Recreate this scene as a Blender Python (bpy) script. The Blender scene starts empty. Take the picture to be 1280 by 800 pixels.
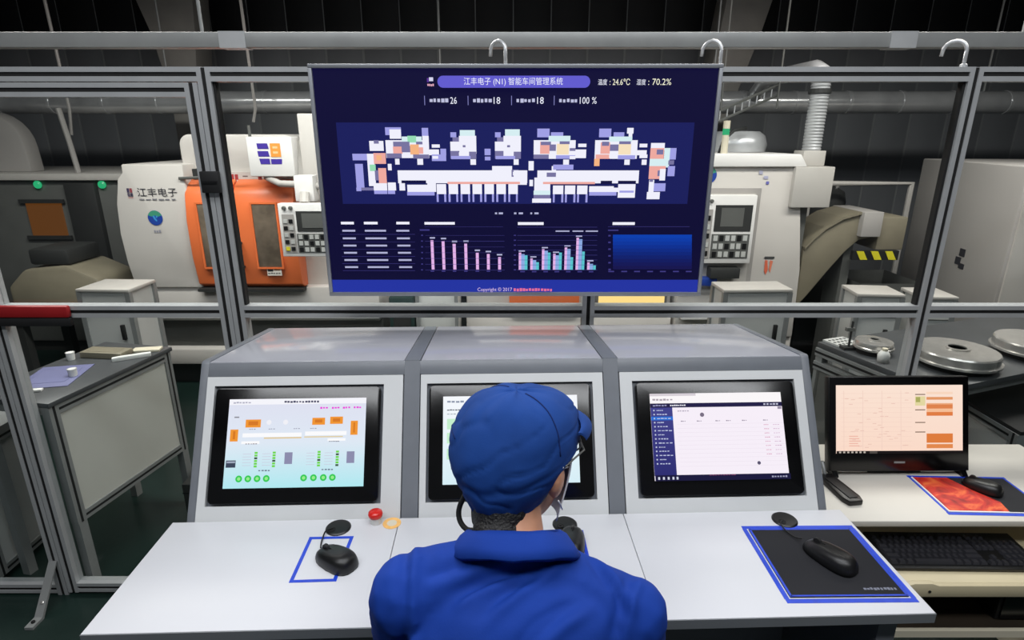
import bpy, bmesh, math, random
from mathutils import Vector, Matrix, noise
random.seed(7)
SC = bpy.context.scene
COL = SC.collection
PI = math.pi
R = math.radians

# ------------------------------------------------------------------ camera
cam = bpy.data.cameras.new('camera')
cam.sensor_width = 36.0
cam.lens = 20.5
cam.clip_start = 0.02
cam_o = bpy.data.objects.new('camera', cam)
cam_o.location = (0.0, 0.0, 1.8)
cam_o.rotation_euler = (R(90 - 17.6), 0, 0)
COL.objects.link(cam_o)
SC.camera = cam_o

# ------------------------------------------------------------------ world and lights
W = bpy.data.worlds.new('hall_air')
SC.world = W
W.use_nodes = True
W.node_tree.nodes['Background'].inputs[0].default_value = (0.80, 0.86, 0.95, 1)
W.node_tree.nodes['Background'].inputs[1].default_value = 0.10

def area(name, loc, sx, sy, power, color, rot=(0, 0, 0)):
    l = bpy.data.lights.new(name, 'AREA')
    l.shape = 'RECTANGLE'; l.size = sx; l.size_y = sy
    l.energy = power; l.color = color
    o = bpy.data.objects.new(name, l)
    o.location = loc; o.rotation_euler = rot
    COL.objects.link(o)
    return o
area('ceiling_light_operator', (0.1, 0.85, 3.6), 3.4, 0.5, 52, (0.95, 0.97, 1.0))
area('ceiling_light_hall', (0.0, -0.55, 3.9), 5.5, 0.5, 100, (0.95, 0.97, 1.0))
area('ceiling_light_machines', (-1.7, 2.9, 2.95), 3.0, 0.4, 98, (1.0, 0.97, 0.92))
area('ceiling_light_machines_b', (2.2, 2.9, 2.95), 2.8, 0.4, 80, (1.0, 0.95, 0.89))

SC.view_settings.view_transform = 'Standard'
SC.view_settings.look = 'None'
SC.view_settings.gamma = 1.0
SC.view_settings.use_curve_mapping = False
SC.view_settings.exposure = 0.0

# ------------------------------------------------------------------ materials
def lin(c):
    return tuple(((v / 255) / 12.92 if v / 255 <= 0.04045 else ((v / 255 + 0.055) / 1.055) ** 2.4) for v in c)
def hexc(h):
    return lin(tuple(int(h[i:i + 2], 16) for i in (0, 2, 4)))
MATS = {}
def mat(name, rgb, rough=0.5, metal=0.0, var=0.06, scale=6.0, bump=0.0, bscale=60.0, spec=0.5, coat=0.0):
    m = bpy.data.materials.new(name); m.use_nodes = True
    nt = m.node_tree; b = nt.nodes['Principled BSDF']
    b.inputs['Roughness'].default_value = rough
    b.inputs['Metallic'].default_value = metal
    b.inputs['Specular IOR Level'].default_value = spec
    b.inputs['Coat Weight'].default_value = coat
    tc = nt.nodes.new('ShaderNodeTexCoord')
    n = nt.nodes.new('ShaderNodeTexNoise'); n.inputs['Scale'].default_value = scale; n.inputs['Detail'].default_value = 5
    nt.links.new(tc.outputs['Object'], n.inputs['Vector'])
    r = nt.nodes.new('ShaderNodeValToRGB')
    c = lin(rgb)
    r.color_ramp.elements[0].position = 0.3; r.color_ramp.elements[1].position = 0.7
    r.color_ramp.elements[0].color = tuple(v * (1 - var) for v in c) + (1,)
    r.color_ramp.elements[1].color = tuple(min(1, v * (1 + var)) for v in c) + (1,)
    nt.links.new(n.outputs['Fac'], r.inputs['Fac'])
    nt.links.new(r.outputs['Color'], b.inputs['Base Color'])
    if bump > 0:
        n2 = nt.nodes.new('ShaderNodeTexNoise'); n2.inputs['Scale'].default_value = bscale; n2.inputs['Detail'].default_value = 4
        nt.links.new(tc.outputs['Object'], n2.inputs['Vector'])
        bp = nt.nodes.new('ShaderNodeBump'); bp.inputs['Strength'].default_value = bump; bp.inputs['Distance'].default_value = 0.01
        nt.links.new(n2.outputs['Fac'], bp.inputs['Height'])
        nt.links.new(bp.outputs['Normal'], b.inputs['Normal'])
    MATS[name] = m
    return m
def emit_mat(name, rgb, strength):
    m = bpy.data.materials.new(name); m.use_nodes = True
    b = m.node_tree.nodes['Principled BSDF']
    b.inputs['Base Color'].default_value = (0.02, 0.02, 0.02, 1)
    b.inputs['Emission Color'].default_value = lin(rgb) + (1,)
    b.inputs['Emission Strength'].default_value = strength
    b.inputs['Roughness'].default_value = 0.3
    MATS[name] = m
    return m
def display_mat(name, strength, rough=0.35):
    m = bpy.data.materials.new(name); m.use_nodes = True
    nt = m.node_tree; b = nt.nodes['Principled BSDF']
    b.inputs['Base Color'].default_value = (0.002, 0.002, 0.003, 1)
    b.inputs['Roughness'].default_value = rough
    b.inputs['Specular IOR Level'].default_value = 0.08
    a = nt.nodes.new('ShaderNodeAttribute'); a.attribute_name = 'Col'
    nt.links.new(a.outputs['Color'], b.inputs['Emission Color'])
    b.inputs['Emission Strength'].default_value = strength
    MATS[name] = m
    return m
def print_mat(name):
    m = bpy.data.materials.new(name); m.use_nodes = True
    nt = m.node_tree; b = nt.nodes['Principled BSDF']
    b.inputs['Roughness'].default_value = 0.5
    a = nt.nodes.new('ShaderNodeAttribute'); a.attribute_name = 'Col'
    nt.links.new(a.outputs['Color'], b.inputs['Base Color'])
    MATS[name] = m
    return m
def glass_mat(name, tint, refl):
    m = bpy.data.materials.new(name); m.use_nodes = True
    nt = m.node_tree
    for n in list(nt.nodes):
        if n.type == 'BSDF_PRINCIPLED': nt.nodes.remove(n)
    out = [n for n in nt.nodes if n.type == 'OUTPUT_MATERIAL'][0]
    t = nt.nodes.new('ShaderNodeBsdfTransparent'); t.inputs[0].default_value = tint + (1,)
    g = nt.nodes.new('ShaderNodeBsdfGlossy'); g.inputs['Roughness'].default_value = 0.03
    g.inputs['Color'].default_value = (refl, refl, refl, 1)
    lw = nt.nodes.new('ShaderNodeLayerWeight'); lw.inputs['Blend'].default_value = 0.5
    pw = nt.nodes.new('ShaderNodeMath'); pw.operation = 'POWER'; pw.inputs[1].default_value = 5.0
    nt.links.new(lw.outputs['Facing'], pw.inputs[0])
    f = nt.nodes.new('ShaderNodeMath'); f.operation = 'MULTIPLY_ADD'; f.inputs[1].default_value = 0.6; f.inputs[2].default_value = 0.03
    nt.links.new(pw.outputs[0], f.inputs[0])
    mx = nt.nodes.new('ShaderNodeMixShader')
    nt.links.new(f.outputs[0], mx.inputs[0]); nt.links.new(t.outputs[0], mx.inputs[1]); nt.links.new(g.outputs[0], mx.inputs[2])
    nt.links.new(mx.outputs[0], out.inputs['Surface'])
    MATS[name] = m
    return m

mat('floor_green', (24, 40, 36), 0.3, var=0.25, scale=1.5, bump=0.05, bscale=30)
mat('ceiling_black', (14, 14, 15), 0.9)
mat('wall_panel', (128, 130, 133), 0.55, var=0.15, scale=1.2)
mat('wall_panel_shaded', (26, 26, 28), 0.6, var=0.15, scale=1.2)  # cladding colour darkened: the shade high on the wall is painted in
mat('wall_joint', (150, 152, 152), 0.6)
mat('wall_side', (44, 45, 47), 0.8)
mat('steel_paint', (150, 146, 140), 0.6, var=0.08)
mat('aluminium', (172, 174, 175), 0.42, metal=0.25, var=0.05, scale=14)
mat('aluminium_dull', (140, 142, 141), 0.45, metal=0.25, var=0.06, scale=14)
mat('slot_black', (10, 10, 10), 0.8)
mat('console_grey', (112, 116, 122), 0.38, var=0.04, scale=20, spec=0.5)
mat('console_top', (172, 173, 180), 0.14, var=0.03, scale=12, spec=0.8)
mat('frame_white', (206, 208, 208), 0.42, var=0.03)
mat('desk_white', (213, 214, 218), 0.35, var=0.02, scale=3)
mat('edge_grey', (112, 116, 120), 0.5)
mat('black_gloss', (8, 8, 9), 0.18)
mat('black_plastic', (16, 16, 17), 0.38, var=0.1)
mat('black_rubber', (22, 22, 23), 0.6)
mat('pad_black', (20, 21, 27), 0.8, bump=0.1, bscale=900)
mat('tape_blue', (22, 66, 200), 0.4, var=0.12, scale=40)
mat('tape_light', (150, 190, 250), 0.4)
mat('tv_frame', (146, 149, 154), 0.35, metal=0.5)
mat('galvanised', (190, 192, 194), 0.3, metal=0.35, var=0.12, scale=10, bump=0.04, bscale=25)
mat('duct_metal', (200, 201, 202), 0.22, metal=0.6, var=0.15, scale=6, bump=0.05, bscale=18)
mat('machine_white', (206, 201, 195), 0.42, var=0.035, scale=2.5)
mat('machine_bright', (232, 230, 227), 0.4, var=0.02)
mat('machine_orange', (238, 120, 66), 0.36, var=0.05, scale=3)
mat('machine_grey', (92, 93, 90), 0.55, var=0.08)
mat('machine_dark', (42, 43, 42), 0.6, var=0.12)
mat('window_smoke', (112, 100, 86), 0.15, var=0.35, scale=9)
mat('khaki', (128, 121, 103), 0.5, var=0.12, scale=5)
mat('cabinet_grey', (164, 160, 156), 0.5, var=0.05, scale=1.5)
mat('cabinet_light', (186, 182, 176), 0.5, var=0.04)
mat('bench_panel', (188, 188, 180), 0.55, var=0.05, scale=2)
mat('bench_top', (70, 72, 74), 0.4, var=0.15, scale=5)
mat('cart_panel', (190, 191, 188), 0.5, var=0.04)
mat('red_paint', (140, 22, 26), 0.45, var=0.1)
mat('red_gloss', (214, 40, 34), 0.25, var=0.04)
mat('label_yellow', (245, 190, 110), 0.5, var=0.12, scale=60)
mat('cream', (214, 206, 184), 0.5, var=0.03)
mat('table_white', (202, 198, 189), 0.45, var=0.03)
mat('tray_cream', (196, 184, 152), 0.5, var=0.04)
mat('wood_dark', (50, 42, 33), 0.55, var=0.2, scale=8)
mat('cap_blue', (20, 58, 124), 0.85, var=0.12, scale=14, bump=0.05, bscale=500, spec=0.2)
mat('jacket_blue', (16, 53, 138), 0.8, var=0.1, scale=9, bump=0.05, bscale=450, spec=0.2)
mat('cap_dark', (12, 32, 84), 0.85, spec=0.2)
mat('skin', (196, 142, 112), 0.5, var=0.06, scale=20, spec=0.4)
mat('hair_black', (14, 13, 13), 0.55, var=0.3, scale=120, bump=0.5, bscale=200)
mat('mask_white', (232, 234, 236), 0.8, bump=0.1, bscale=300)
mat('trousers_navy', (20, 32, 70), 0.85)
mat('shoe_black', (15, 15, 16), 0.5)
mat('brass_glint', (200, 170, 110), 0.3, metal=0.8)
mat('paper_white', (226, 226, 222), 0.7)
mat('sheet_blue', (110, 112, 150), 0.6)
mat('green_box', (26, 52, 48), 0.5)
mat('steel_shiny', (206, 203, 198), 0.25, metal=0.7, var=0.12, scale=30)
mat('hazard_yellow', (214, 204, 40), 0.5)
mat('globe_blue', (28, 62, 150), 0.4)
mat('globe_green', (50, 140, 110), 0.4)
mat('text_dark', (44, 44, 50), 0.6)
mat('logo_purple', (64, 44, 150), 0.5)
mat('logo_orange', (238, 152, 60), 0.5)
mat('logo_red', (196, 60, 60), 0.5)
glass_mat('pane_glass', (0.90, 0.92, 0.92), 0.7)
glass_mat('lens_glass', (0.85, 0.85, 0.85), 0.9)
display_mat('tv_display', 1.0)
display_mat('panel_display', 1.0)
print_mat('flat_print')
emit_mat('led_green', (40, 200, 130), 0.8)
mat('keycap', (46, 46, 50), 0.28, var=0.1)
emit_mat('glow_warm', (255, 214, 130), 1.3)  # emission for a lit patch below the wall screen, not a lamp
emit_mat('lamp_amber', (190, 110, 20), 0.22)
# red dragon-like swirl print of the mouse pad: procedural
m = mat('pad_red', (196, 50, 30), 0.6)
nt = m.node_tree
rp = [n for n in nt.nodes if n.type == 'VALTORGB'][0]
nz = [n for n in nt.nodes if n.type == 'TEX_NOISE'][0]
nz.inputs['Scale'].default_value = 14; nz.inputs['Distortion'].default_value = 1.5
rp.color_ramp.elements[0].color = lin((120, 14, 12)) + (1,)
rp.color_ramp.elements[1].color = lin((238, 120, 60)) + (1,)
e = rp.color_ramp.elements.new(0.5); e.color = lin((200, 44, 30)) + (1,)

# ------------------------------------------------------------------ geometry helpers
class MB:
    def __init__(s): s.v = []; s.f = []
    def add(s, vs, fs):
        o = len(s.v); s.v += [tuple(p) for p in vs]; s.f += [tuple(i + o for i in f) for f in fs]
        return s
    def box(s, x0, x1, y0, y1, z0, z1):
        return s.add([(x0, y0, z0), (x1, y0, z0), (x1, y1, z0), (x0, y1, z0), (x0, y0, z1), (x1, y0, z1), (x1, y1, z1), (x0, y1, z1)],
                     [(0, 3, 2, 1), (4, 5, 6, 7), (0, 1, 5, 4), (1, 2, 6, 5), (2, 3, 7, 6), (3, 0, 4, 7)])
    def prism(s, pts, a, b, ax='y'):
        n = len(pts)
        def q(p, t):
            return {'y': (p[0], t, p[1]), 'x': (t, p[0], p[1]), 'z': (p[0], p[1], t)}[ax]
        return s.add([q(p, a) for p in pts] + [q(p, b) for p in pts],
                     [tuple(range(n)), tuple(range(2 * n - 1, n - 1, -1))] + [(i, i + n, (i + 1) % n + n, (i + 1) % n) for i in range(n)])
    def tube(s, path, r, n=10, cap=True):
        path = [Vector(p) for p in path]; rs = r if isinstance(r, (list, tuple)) else [r] * len(path)
        vs = []; fs = []; prev = None
        for i, p in enumerate(path):
            d = (path[min(i + 1, len(path) - 1)] - path[max(i - 1, 0)]).normalized()
            if prev is None:
                a = d.orthogonal().normalized()
            else:
                a = (prev - d * prev.dot(d)).normalized()
            prev = a; b = d.cross(a)
            for k in range(n):
                t = 2 * PI * k / n
                vs.append(p + (a * math.cos(t) + b * math.sin(t)) * rs[i])
        for i in range(len(path) - 1):
            for k in range(n):
                fs.append((i * n + k, i * n + (k + 1) % n, (i + 1) * n + (k + 1) % n, (i + 1) * n + k))
        if cap:
            fs.append(tuple(range(n - 1, -1, -1))); fs.append(tuple(range((len(path) - 1) * n, len(path) * n)))
        return s.add(vs, fs)
    def lathe(s, prof, c=(0, 0, 0), n=28, sx=1, sy=1, M=None):
        vs = []; fs = []
        for r, z in prof:
            for k in range(n):
                t = 2 * PI * k / n
                p = Vector((r * math.cos(t) * sx, r * math.sin(t) * sy, z))
                if M is not None: p = M @ p
                vs.append((p.x + c[0], p.y + c[1], p.z + c[2]))
        for i in range(len(prof) - 1):
            for k in range(n):
                fs.append((i * n + k, i * n + (k + 1) % n, (i + 1) * n + (k + 1) % n, (i + 1) * n + k))
        fs.append(tuple(range(n - 1, -1, -1))); fs.append(tuple(range((len(prof) - 1) * n, len(prof) * n)))
        return s.add(vs, fs)
    def xf(s, M):
        s.v = [tuple(M @ Vector(p)) for p in s.v]
        return s
    def build(s, name, m, parent=None, bevel=0.0, smooth=False, seg=2, world=False):
        me = bpy.data.meshes.new(name)
        vs = s.v
        if parent is not None and world:
            L = parent.location; vs = [(p[0] - L.x, p[1] - L.y, p[2] - L.z) for p in vs]
        me.from_pydata(vs, [], s.f)
        bm = bmesh.new(); bm.from_mesh(me)
        bmesh.ops.recalc_face_normals(bm, faces=bm.faces)
        if bevel > 0:
            es = [e for e in bm.edges if len(e.link_faces) == 2 and e.calc_face_angle(0) > 0.5]
            bmesh.ops.bevel(bm, geom=es, offset=bevel, segments=seg, affect='EDGES', profile=0.5, clamp_overlap=True)
        bm.to_mesh(me); bm.free()
        if smooth or bevel > 0:
            for p in me.polygons: p.use_smooth = True
            if not smooth or smooth == 'angle':
                try: me.set_sharp_from_angle(angle=R(35))
                except Exception: pass
        me.materials.append(MATS[m])
        o = bpy.data.objects.new(name, me); COL.objects.link(o)
        if parent is not None: o.parent = parent
        return o
def round_path(pts, it=2):
    pts = [Vector(p) for p in pts]
    for _ in range(it):
        q = [pts[0]]
        for a, b in zip(pts[:-1], pts[1:]): q += [a.lerp(b, .25), a.lerp(b, .75)]
        pts = q + [pts[-1]]
    return pts
def tag(o, label, cat, group=None, kind=None):
    if label: o['label'] = label
    if cat: o['category'] = cat
    if group: o['group'] = group
    if kind: o['kind'] = kind
    return o
def thing(name, label, cat, loc=(0, 0, 0), rotz=0.0, group=None):
    o = bpy.data.objects.new(name, None); o.empty_display_size = 0.05
    COL.objects.link(o); o.location = loc; o.rotation_euler = (0, 0, rotz)
    return tag(o, label, cat, group)
def struct(o):
    o['kind'] = 'structure'; return o
def dup(root, loc, rotz, label, group=None):
    r = root.copy(); COL.objects.link(r); r.location = loc; r.rotation_euler = (0, 0, rotz); r['label'] = label
    if group: r['group'] = group
    for ch in list(root.children):
        c = ch.copy(); COL.objects.link(c); c.parent = r
        for g in list(ch.children):
            d = g.copy(); COL.objects.link(d); d.parent = c
    return r
def B(x0, x1, y0, y1, z0, z1): return MB().box(x0, x1, y0, y1, z0, z1)

# text as flat mesh data (built-in font); returns verts in [0..w]x[0..1]-like units
def text_mesh(body):
    c = bpy.data.curves.new('lettering', 'FONT'); c.body = body; c.resolution_u = 2
    o = bpy.data.objects.new('lettering', c); COL.objects.link(o)
    dg = bpy.context.evaluated_depsgraph_get()
    ev = o.evaluated_get(dg); me = ev.to_mesh()
    vs = [tuple(v.co) for v in me.vertices]; fs = [tuple(p.vertices) for p in me.polygons]
    ev.to_mesh_clear()
    bpy.data.objects.remove(o); bpy.data.curves.remove(c)
    x0 = min(v[0] for v in vs); x1 = max(v[0] for v in vs); y0 = min(v[1] for v in vs); y1 = max(v[1] for v in vs)
    return [((v[0] - x0) / (x1 - x0), (v[1] - y0) / (y1 - y0)) for v in vs], fs
class Canvas:
    """Flat printed or displayed picture: u to the right, v downwards, both 0..1, on a w x h rectangle facing -Y (local x, z)."""
    def __init__(s, w, h): s.w = w; s.h = h; s.v = []; s.f = []; s.c = []; s.k = 0
    def P(s, u, v): return ((u - 0.5) * s.w, -0.00004 * s.k, (0.5 - v) * s.h)
    def rect(s, u0, v0, u1, v1, col, col2=None):
        s.k += 1; o = len(s.v)
        s.v += [s.P(u0, v0), s.P(u1, v0), s.P(u1, v1), s.P(u0, v1)]
        s.f.append((o + 3, o + 2, o + 1, o)); c2 = col2 or col
        s.c.append([c2, c2, col, col])
    def poly(s, pts, col):
        s.k += 1; o = len(s.v); n = len(pts)
        s.v += [s.P(*p) for p in pts]; s.f.append(tuple(range(o + n - 1, o - 1, -1))); s.c.append([col] * n)
    def disc(s, u, v, r, col, n=16):
        s.poly([(u + r * math.cos(2 * PI * i / n), v + r * s.w / s.h * math.sin(2 * PI * i / n)) for i in range(n)], col)
    def text(s, body, u0, v0, u1, v1, col):
        vs, fs = text_mesh(body); s.k += 1; o = len(s.v)
        s.v += [s.P(u0 + (u1 - u0) * x, v1 + (v0 - v1) * y) for x, y in vs]
        for f in fs:
            s.f.append(tuple(i + o for i in f)); s.c.append([col] * len(f))
    def dashes(s, u0, v0, u1, v1, col, n, seed=0):
        rr = random.Random(seed); x = u0; st = (u1 - u0) / n
        for i in range(n):
            s.rect(x, v0 + (v1 - v0) * rr.uniform(0, .25), x + st * rr.uniform(.6, .85), v1 - (v1 - v0) * rr.uniform(0, .2), col); x += st
    def build(s, name, m, parent, M=None):
        me = bpy.data.meshes.new(name); me.from_pydata(s.v, [], s.f)
        at = me.color_attributes.new('Col', 'FLOAT_COLOR', 'CORNER'); i = 0
        for cs in s.c:
            for c in cs:
                at.data[i].color = tuple(c) + (1,); i += 1
        me.materials.append(MATS[m])
        o = bpy.data.objects.new(name, me); COL.objects.link(o); o.parent = parent
        if M is not None: o.matrix_local = M
        return o

# ------------------------------------------------------------------ room shell
struct(B(-7, 7, -3.5, 7.2, -0.1, 0).build('floor', 'floor_green'))
struct(B(-7, 7, -3.5, 7.2, 4.3, 4.4).build('ceiling', 'ceiling_black'))
wb = struct(B(-7, 7, 7.0, 7.2, 0, 4.3).build('wall_back', 'wall_joint'))
pm = None
for i in range(34):
    x = -6.95 + i * 0.41
    if pm is None:
        p = B(0, 0.386, -0.006, 0, 0, 2.77).build('wall_cladding_panel', 'wall_panel', wb, bevel=0.002); pm = p.data
    else:
        p = bpy.data.objects.new('wall_cladding_panel', pm); COL.objects.link(p); p.parent = wb
    p.location = (x, 7.0, 0)
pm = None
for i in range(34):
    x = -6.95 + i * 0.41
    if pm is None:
        p = B(0, 0.398, -0.006, 0, 0, 1.515).build('shaded_cladding_panel', 'wall_panel_shaded', wb, bevel=0.002); pm = p.data  # upper cladding, split off to carry the painted-in darkness above the beam
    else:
        p = bpy.data.objects.new('shaded_cladding_panel', pm); COL.objects.link(p); p.parent = wb
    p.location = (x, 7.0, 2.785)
struct(B(-7.2, -7, -3.5, 7.2, 0, 4.3).build('wall_left', 'wall_side'))
struct(B(7, 7.2, -3.5, 7.2, 0, 4.3).build('wall_right', 'wall_side'))
# steel roof-frame columns with a haunch that widens into the roof
def column(pts, y, label):
    t = thing('steel_column', label, 'column', (sum(p[0] for p in pts) / len(pts), y, 0), 0, 'steel columns on the dark back wall')
    web = MB().prism(pts, y - 0.16, y + 0.16).build('column_shaft', 'steel_paint', t, world=True, bevel=0.01)
    B(pts[0][0] - 0.06, pts[1][0] + 0.06, y - 0.22, y + 0.22, 0, 0.03).build('base_plate', 'steel_paint', t, world=True)
    return t
column([(-3.30, 0), (-3.04, 0), (-3.04, 2.2), (-2.98, 2.72), (-2.86, 4.3), (-3.9, 4.3), (-3.40, 2.72), (-3.31, 2.2)], 6.2, 'grey steel column widening upward behind the left machine')
column([(1.85, 0), (2.12, 0), (2.12, 2.0), (2.34, 2.70), (2.75, 4.3), (2.15, 4.3), (1.95, 2.70), (1.85, 2.0)], 6.2, 'grey steel column widening upward behind the right machine')

# ------------------------------------------------------------------ aluminium guard partition
FY = 1.962; A = 0.021
def section(a=A, s=0.0062, d=0.008):
    return [(-a, -a), (-s, -a), (-s, -a + d), (s, -a + d), (s, -a), (a, -a), (a, a), (s, a), (s, a - d), (-s, a - d), (-s, a), (-a, a)]
def vpost(parent, x, z0, z1, y=FY, name='post', m='aluminium', a=A):
    o = MB().prism([(x + p[0], y + p[1]) for p in section(a)], z0, z1, 'z').build(name, m, parent, world=True)
    st = MB().box(x - .0062, x + .0062, y - a + .003, y - a + .008, z0 + .002, z1 - .002).build('slot_strip', 'slot_black', o)
    st.location = (-parent.location.x, -parent.location.y, -parent.location.z)
    return o
def hrail(parent, x0, x1, z, y=FY, name='top_rail', m='aluminium', a=A):
    o = MB().prism([(y + p[1], z + p[0]) for p in section(a)], x0, x1, 'x').build(name, m, parent, world=True)
    st = MB().box(x0 + .002, x1 - .002, y - a + .003, y - a + .008, z - .0062, z + .0062).build('slot_strip', 'slot_black', o)
    st.location = (-parent.location.x, -parent.location.y, -parent.location.z)
    return o
def pane(parent, x0, x1, z0, z1, y=FY, name='pane'):
    return B(x0, x1, y - .002, y + .002, z0, z1).build(name, 'pane_glass', parent, world=True)
fen = thing('guard_partition', 'slotted aluminium frame partition with clear panes behind the console', 'partition', (0.2, FY, 0))
posts = [-0.952, 0.265, 1.432, 2.75]
for x in posts: vpost(fen, x, 0, 2.0)
for a, b in zip(posts[:-1], posts[1:]):
    hrail(fen, a + A, b - A, 1.979, name='top_rail')
    hrail(fen, a + A, b - A, 1.214, name='middle_rail')
    hrail(fen, a + A, b - A, 0.04, name='bottom_rail')
    pane(fen, a + A, b - A, 1.235, 1.958); pane(fen, a + A, b - A, 0.061, 1.193)
for x in (posts[0] + A + .004, posts[2] - A - .004):
    B(x - .004, x + .004, FY - .012, FY + .012, 1.236, 1.957).build('pane_gasket', 'slot_black', fen, world=True)
lf = thing('guard_partition', 'aluminium partition frame left of the door, with a slanted foot bracket', 'partition', (-1.9, FY, 0))
vpost(lf, -1.842, 0.0, 2.0); vpost(lf, -3.0, 0, 2.0)
hrail(lf, -2.979, -1.863, 1.979); hrail(lf, -2.979, -1.863, 1.214, name='middle_rail'); hrail(lf, -2.979, -1.863, 0.03, name='bottom_rail')
hrail(lf, -1.821, -0.973, 1.979, name='door_head')
pane(lf, -2.979, -1.863, 1.235, 1.958); pane(lf, -2.979, -1.863, .051, 1.193)
MB().prism([(FY - A - .001, 0.17), (FY - A - .006, 0.17), (FY - .150, 0.012), (FY - .20, 0.012), (FY - .20, 0), (FY - .145, 0)], -1.858, -1.826, 'x').build('foot_bracket', 'aluminium_dull', lf, world=True)
MB().lathe([(.007, 0), (.007, .006), (.004, .008)], (-1.842, FY - .175, .012), 10).build('bolt', 'slot_black', lf, world=True)
MB().lathe([(.007, 0), (.007, .006), (.004, .008)], (-1.842, FY - .115, .05), 10, M=Matrix.Rotation(R(48), 3, 'X')).build('bolt', 'steel_shiny', lf, world=True)
# door leaf
dr = thing('partition_door', 'aluminium framed glass door leaf left of the large wall screen', 'door', (-1.39, FY, 0))
dx0, dx1 = -1.797, -0.996
vpost(dr, dx0, 0.012, 1.955, name='stile'); vpost(dr, dx1, 0.012, 1.955, name='stile')
hrail(dr, dx0 + A, dx1 - A, 1.934, name='leaf_rail'); hrail(dr, dx0 + A, dx1 - A, 1.214, name='leaf_rail'); hrail(dr, dx0 + A, dx1 - A, 0.036, name='leaf_rail')
pane(dr, dx0 + A, dx1 - A, 1.235, 1.913); pane(dr, dx0 + A, dx1 - A, 0.057, 1.193)
lt = thing('door_latch', 'square black magnetic latch on the posts beside the left machine', 'latch', (-0.973, FY - A - .001, 1.655))
B(-.030, .030, -.018, 0, -.034, .034).build('latch_body', 'black_rubber', lt, bevel=.003)
B(-.024, .024, -.021, -.018, -.004, .004).build('latch_lip', 'black_plastic', lt)
rb = thing('push_bar', 'red and black padded bar across the left end of the door rail', 'bar', (-1.83, FY - A, 1.2))
B(-.33, .30, -.022, -.001, -.002, .040).build('red_cover', 'red_paint', rb, bevel=.006)
B(-.33, .30, -.018, -.001, -.034, -.002).build('black_underside', 'black_rubber', rb, bevel=.004)
for x in (-.25, .22): B(x - .02, x + .02, -.003, 0, -.03, .036).build('clamp', 'slot_black', rb)
# overhead box beam and hooks
bm_ = thing('overhead_beam', 'long galvanised box beam running above the partition', 'beam', (0, 2.2, 2.085))
B(-4.2, 4.2, -.025, .025, 0, .048).build('beam_tube', 'aluminium_dull', bm_, bevel=.003)
for x in (-0.95, 1.33, 3.0): B(x - .045, x + .045, -.028, .028, -.002, .05).build('joint_sleeve', 'aluminium', bm_)
for x in (-3.2, -1.06, 1.75, 3.4): MB().tube([(x, 0, .048), (x, 0, 2.2)], .006, 6).build('hanger_rod', 'aluminium_dull', bm_)
def hook(x, z0, label, y0):
    t = thing('cable_hook', label, 'hook', (x, y0, z0))
    pts = [(0, 0, 0)]
    top = 2.078 - z0; yy = .04
    pts.append((0, 0, top - .03))
    for i in range(9):
        a = PI * i / 8
        pts.append((-.024 + .024 * math.cos(a), yy / 2 - yy / 2 * math.cos(a), top - .03 + .03 * math.sin(a) - (.012 if i == 8 else 0)))
    MB().tube(pts, .0055, 8).build('hook_rod', 'galvanised', t, smooth=True)
    MB().lathe([(.011, 0), (.011, .008), (.006, .010)], (0, 0, 0), 10).build('foot_nut', 'galvanised', t)
hook(1.40, 2.0005, 'bent steel hook standing on the partition top right of the wall screen', FY)
hook(-0.02, 2.0005, 'bent steel hook above the middle of the wall screen', FY)
hook(0.645, 2.0005, 'bent steel hook at the right corner of the wall screen', FY)

# ------------------------------------------------------------------ control console (local frame: x right, y away, origin on the floor at the desk's back edge)
CON = (0.0, 1.235, 0.0); CY = R(1.8)
con = thing('control_console', 'grey and white three-bay control console with a white worktop', 'console', CON, CY)
HW = 0.80
prof_side = [(0.0, 0), (0.0, .885), (.197, 1.236), (.205, 1.240), (.655, 1.180), (.655, 0)]
for x0, x1 in ((-HW, -HW + .022), (HW - .022, HW)):
    MB().prism(prof_side, x0, x1, 'x').build('side_panel', 'console_grey', con, bevel=.003)
B(-HW + .022, HW - .022, .02, .63, 0, .86).build('base_cabinet', 'console_grey', con)
B(-HW + .022, HW - .022, .635, .653, .01, 1.170).build('back_panel', 'console_grey', con)
# sloped face: local slope frame (s along the slope upwards)
import math as _m
f0 = Vector((0, .0, .885)); f1 = Vector((0, .197, 1.236)); fu = (f1 - f0).normalized(); FL = (f1 - f0).length
fn = Vector((0, -fu.z, fu.y))                                   # outward normal (towards the operator, up)
MF = Matrix(((1, 0, 0, 0), (0, -fn.y, fu.y, f0.y), (0, -fn.z, fu.z, f0.z), (0, 0, 0, 1)))   # x, inward depth, up the slope
def on_face(mb): return mb.xf(MF)
on_face(B(-HW + .022, HW - .022, 0.004, .02, 0, FL)).build('face_plate', 'console_grey', con)
bx = [-HW + .022, -.276, -.232, .243, .286, HW - .022]
tz = lambda y: 1.240 - (y - .205) * (.060 / .450)
for i in (0, 2, 4):
    MB().add([(bx[i], .197, 1.2385), (bx[i + 1], .197, 1.2385), (bx[i + 1], .655, 1.1795), (bx[i], .655, 1.1795),
              (bx[i], .197, 1.226), (bx[i + 1], .197, 1.226), (bx[i + 1], .655, 1.168), (bx[i], .655, 1.168)],
             [(0, 1, 2, 3), (7, 6, 5, 4), (0, 4, 5, 1), (1, 5, 6, 2), (2, 6, 7, 3), (3, 7, 4, 0)]).build('top_panel', 'console_top', con, bevel=.002)
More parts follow.
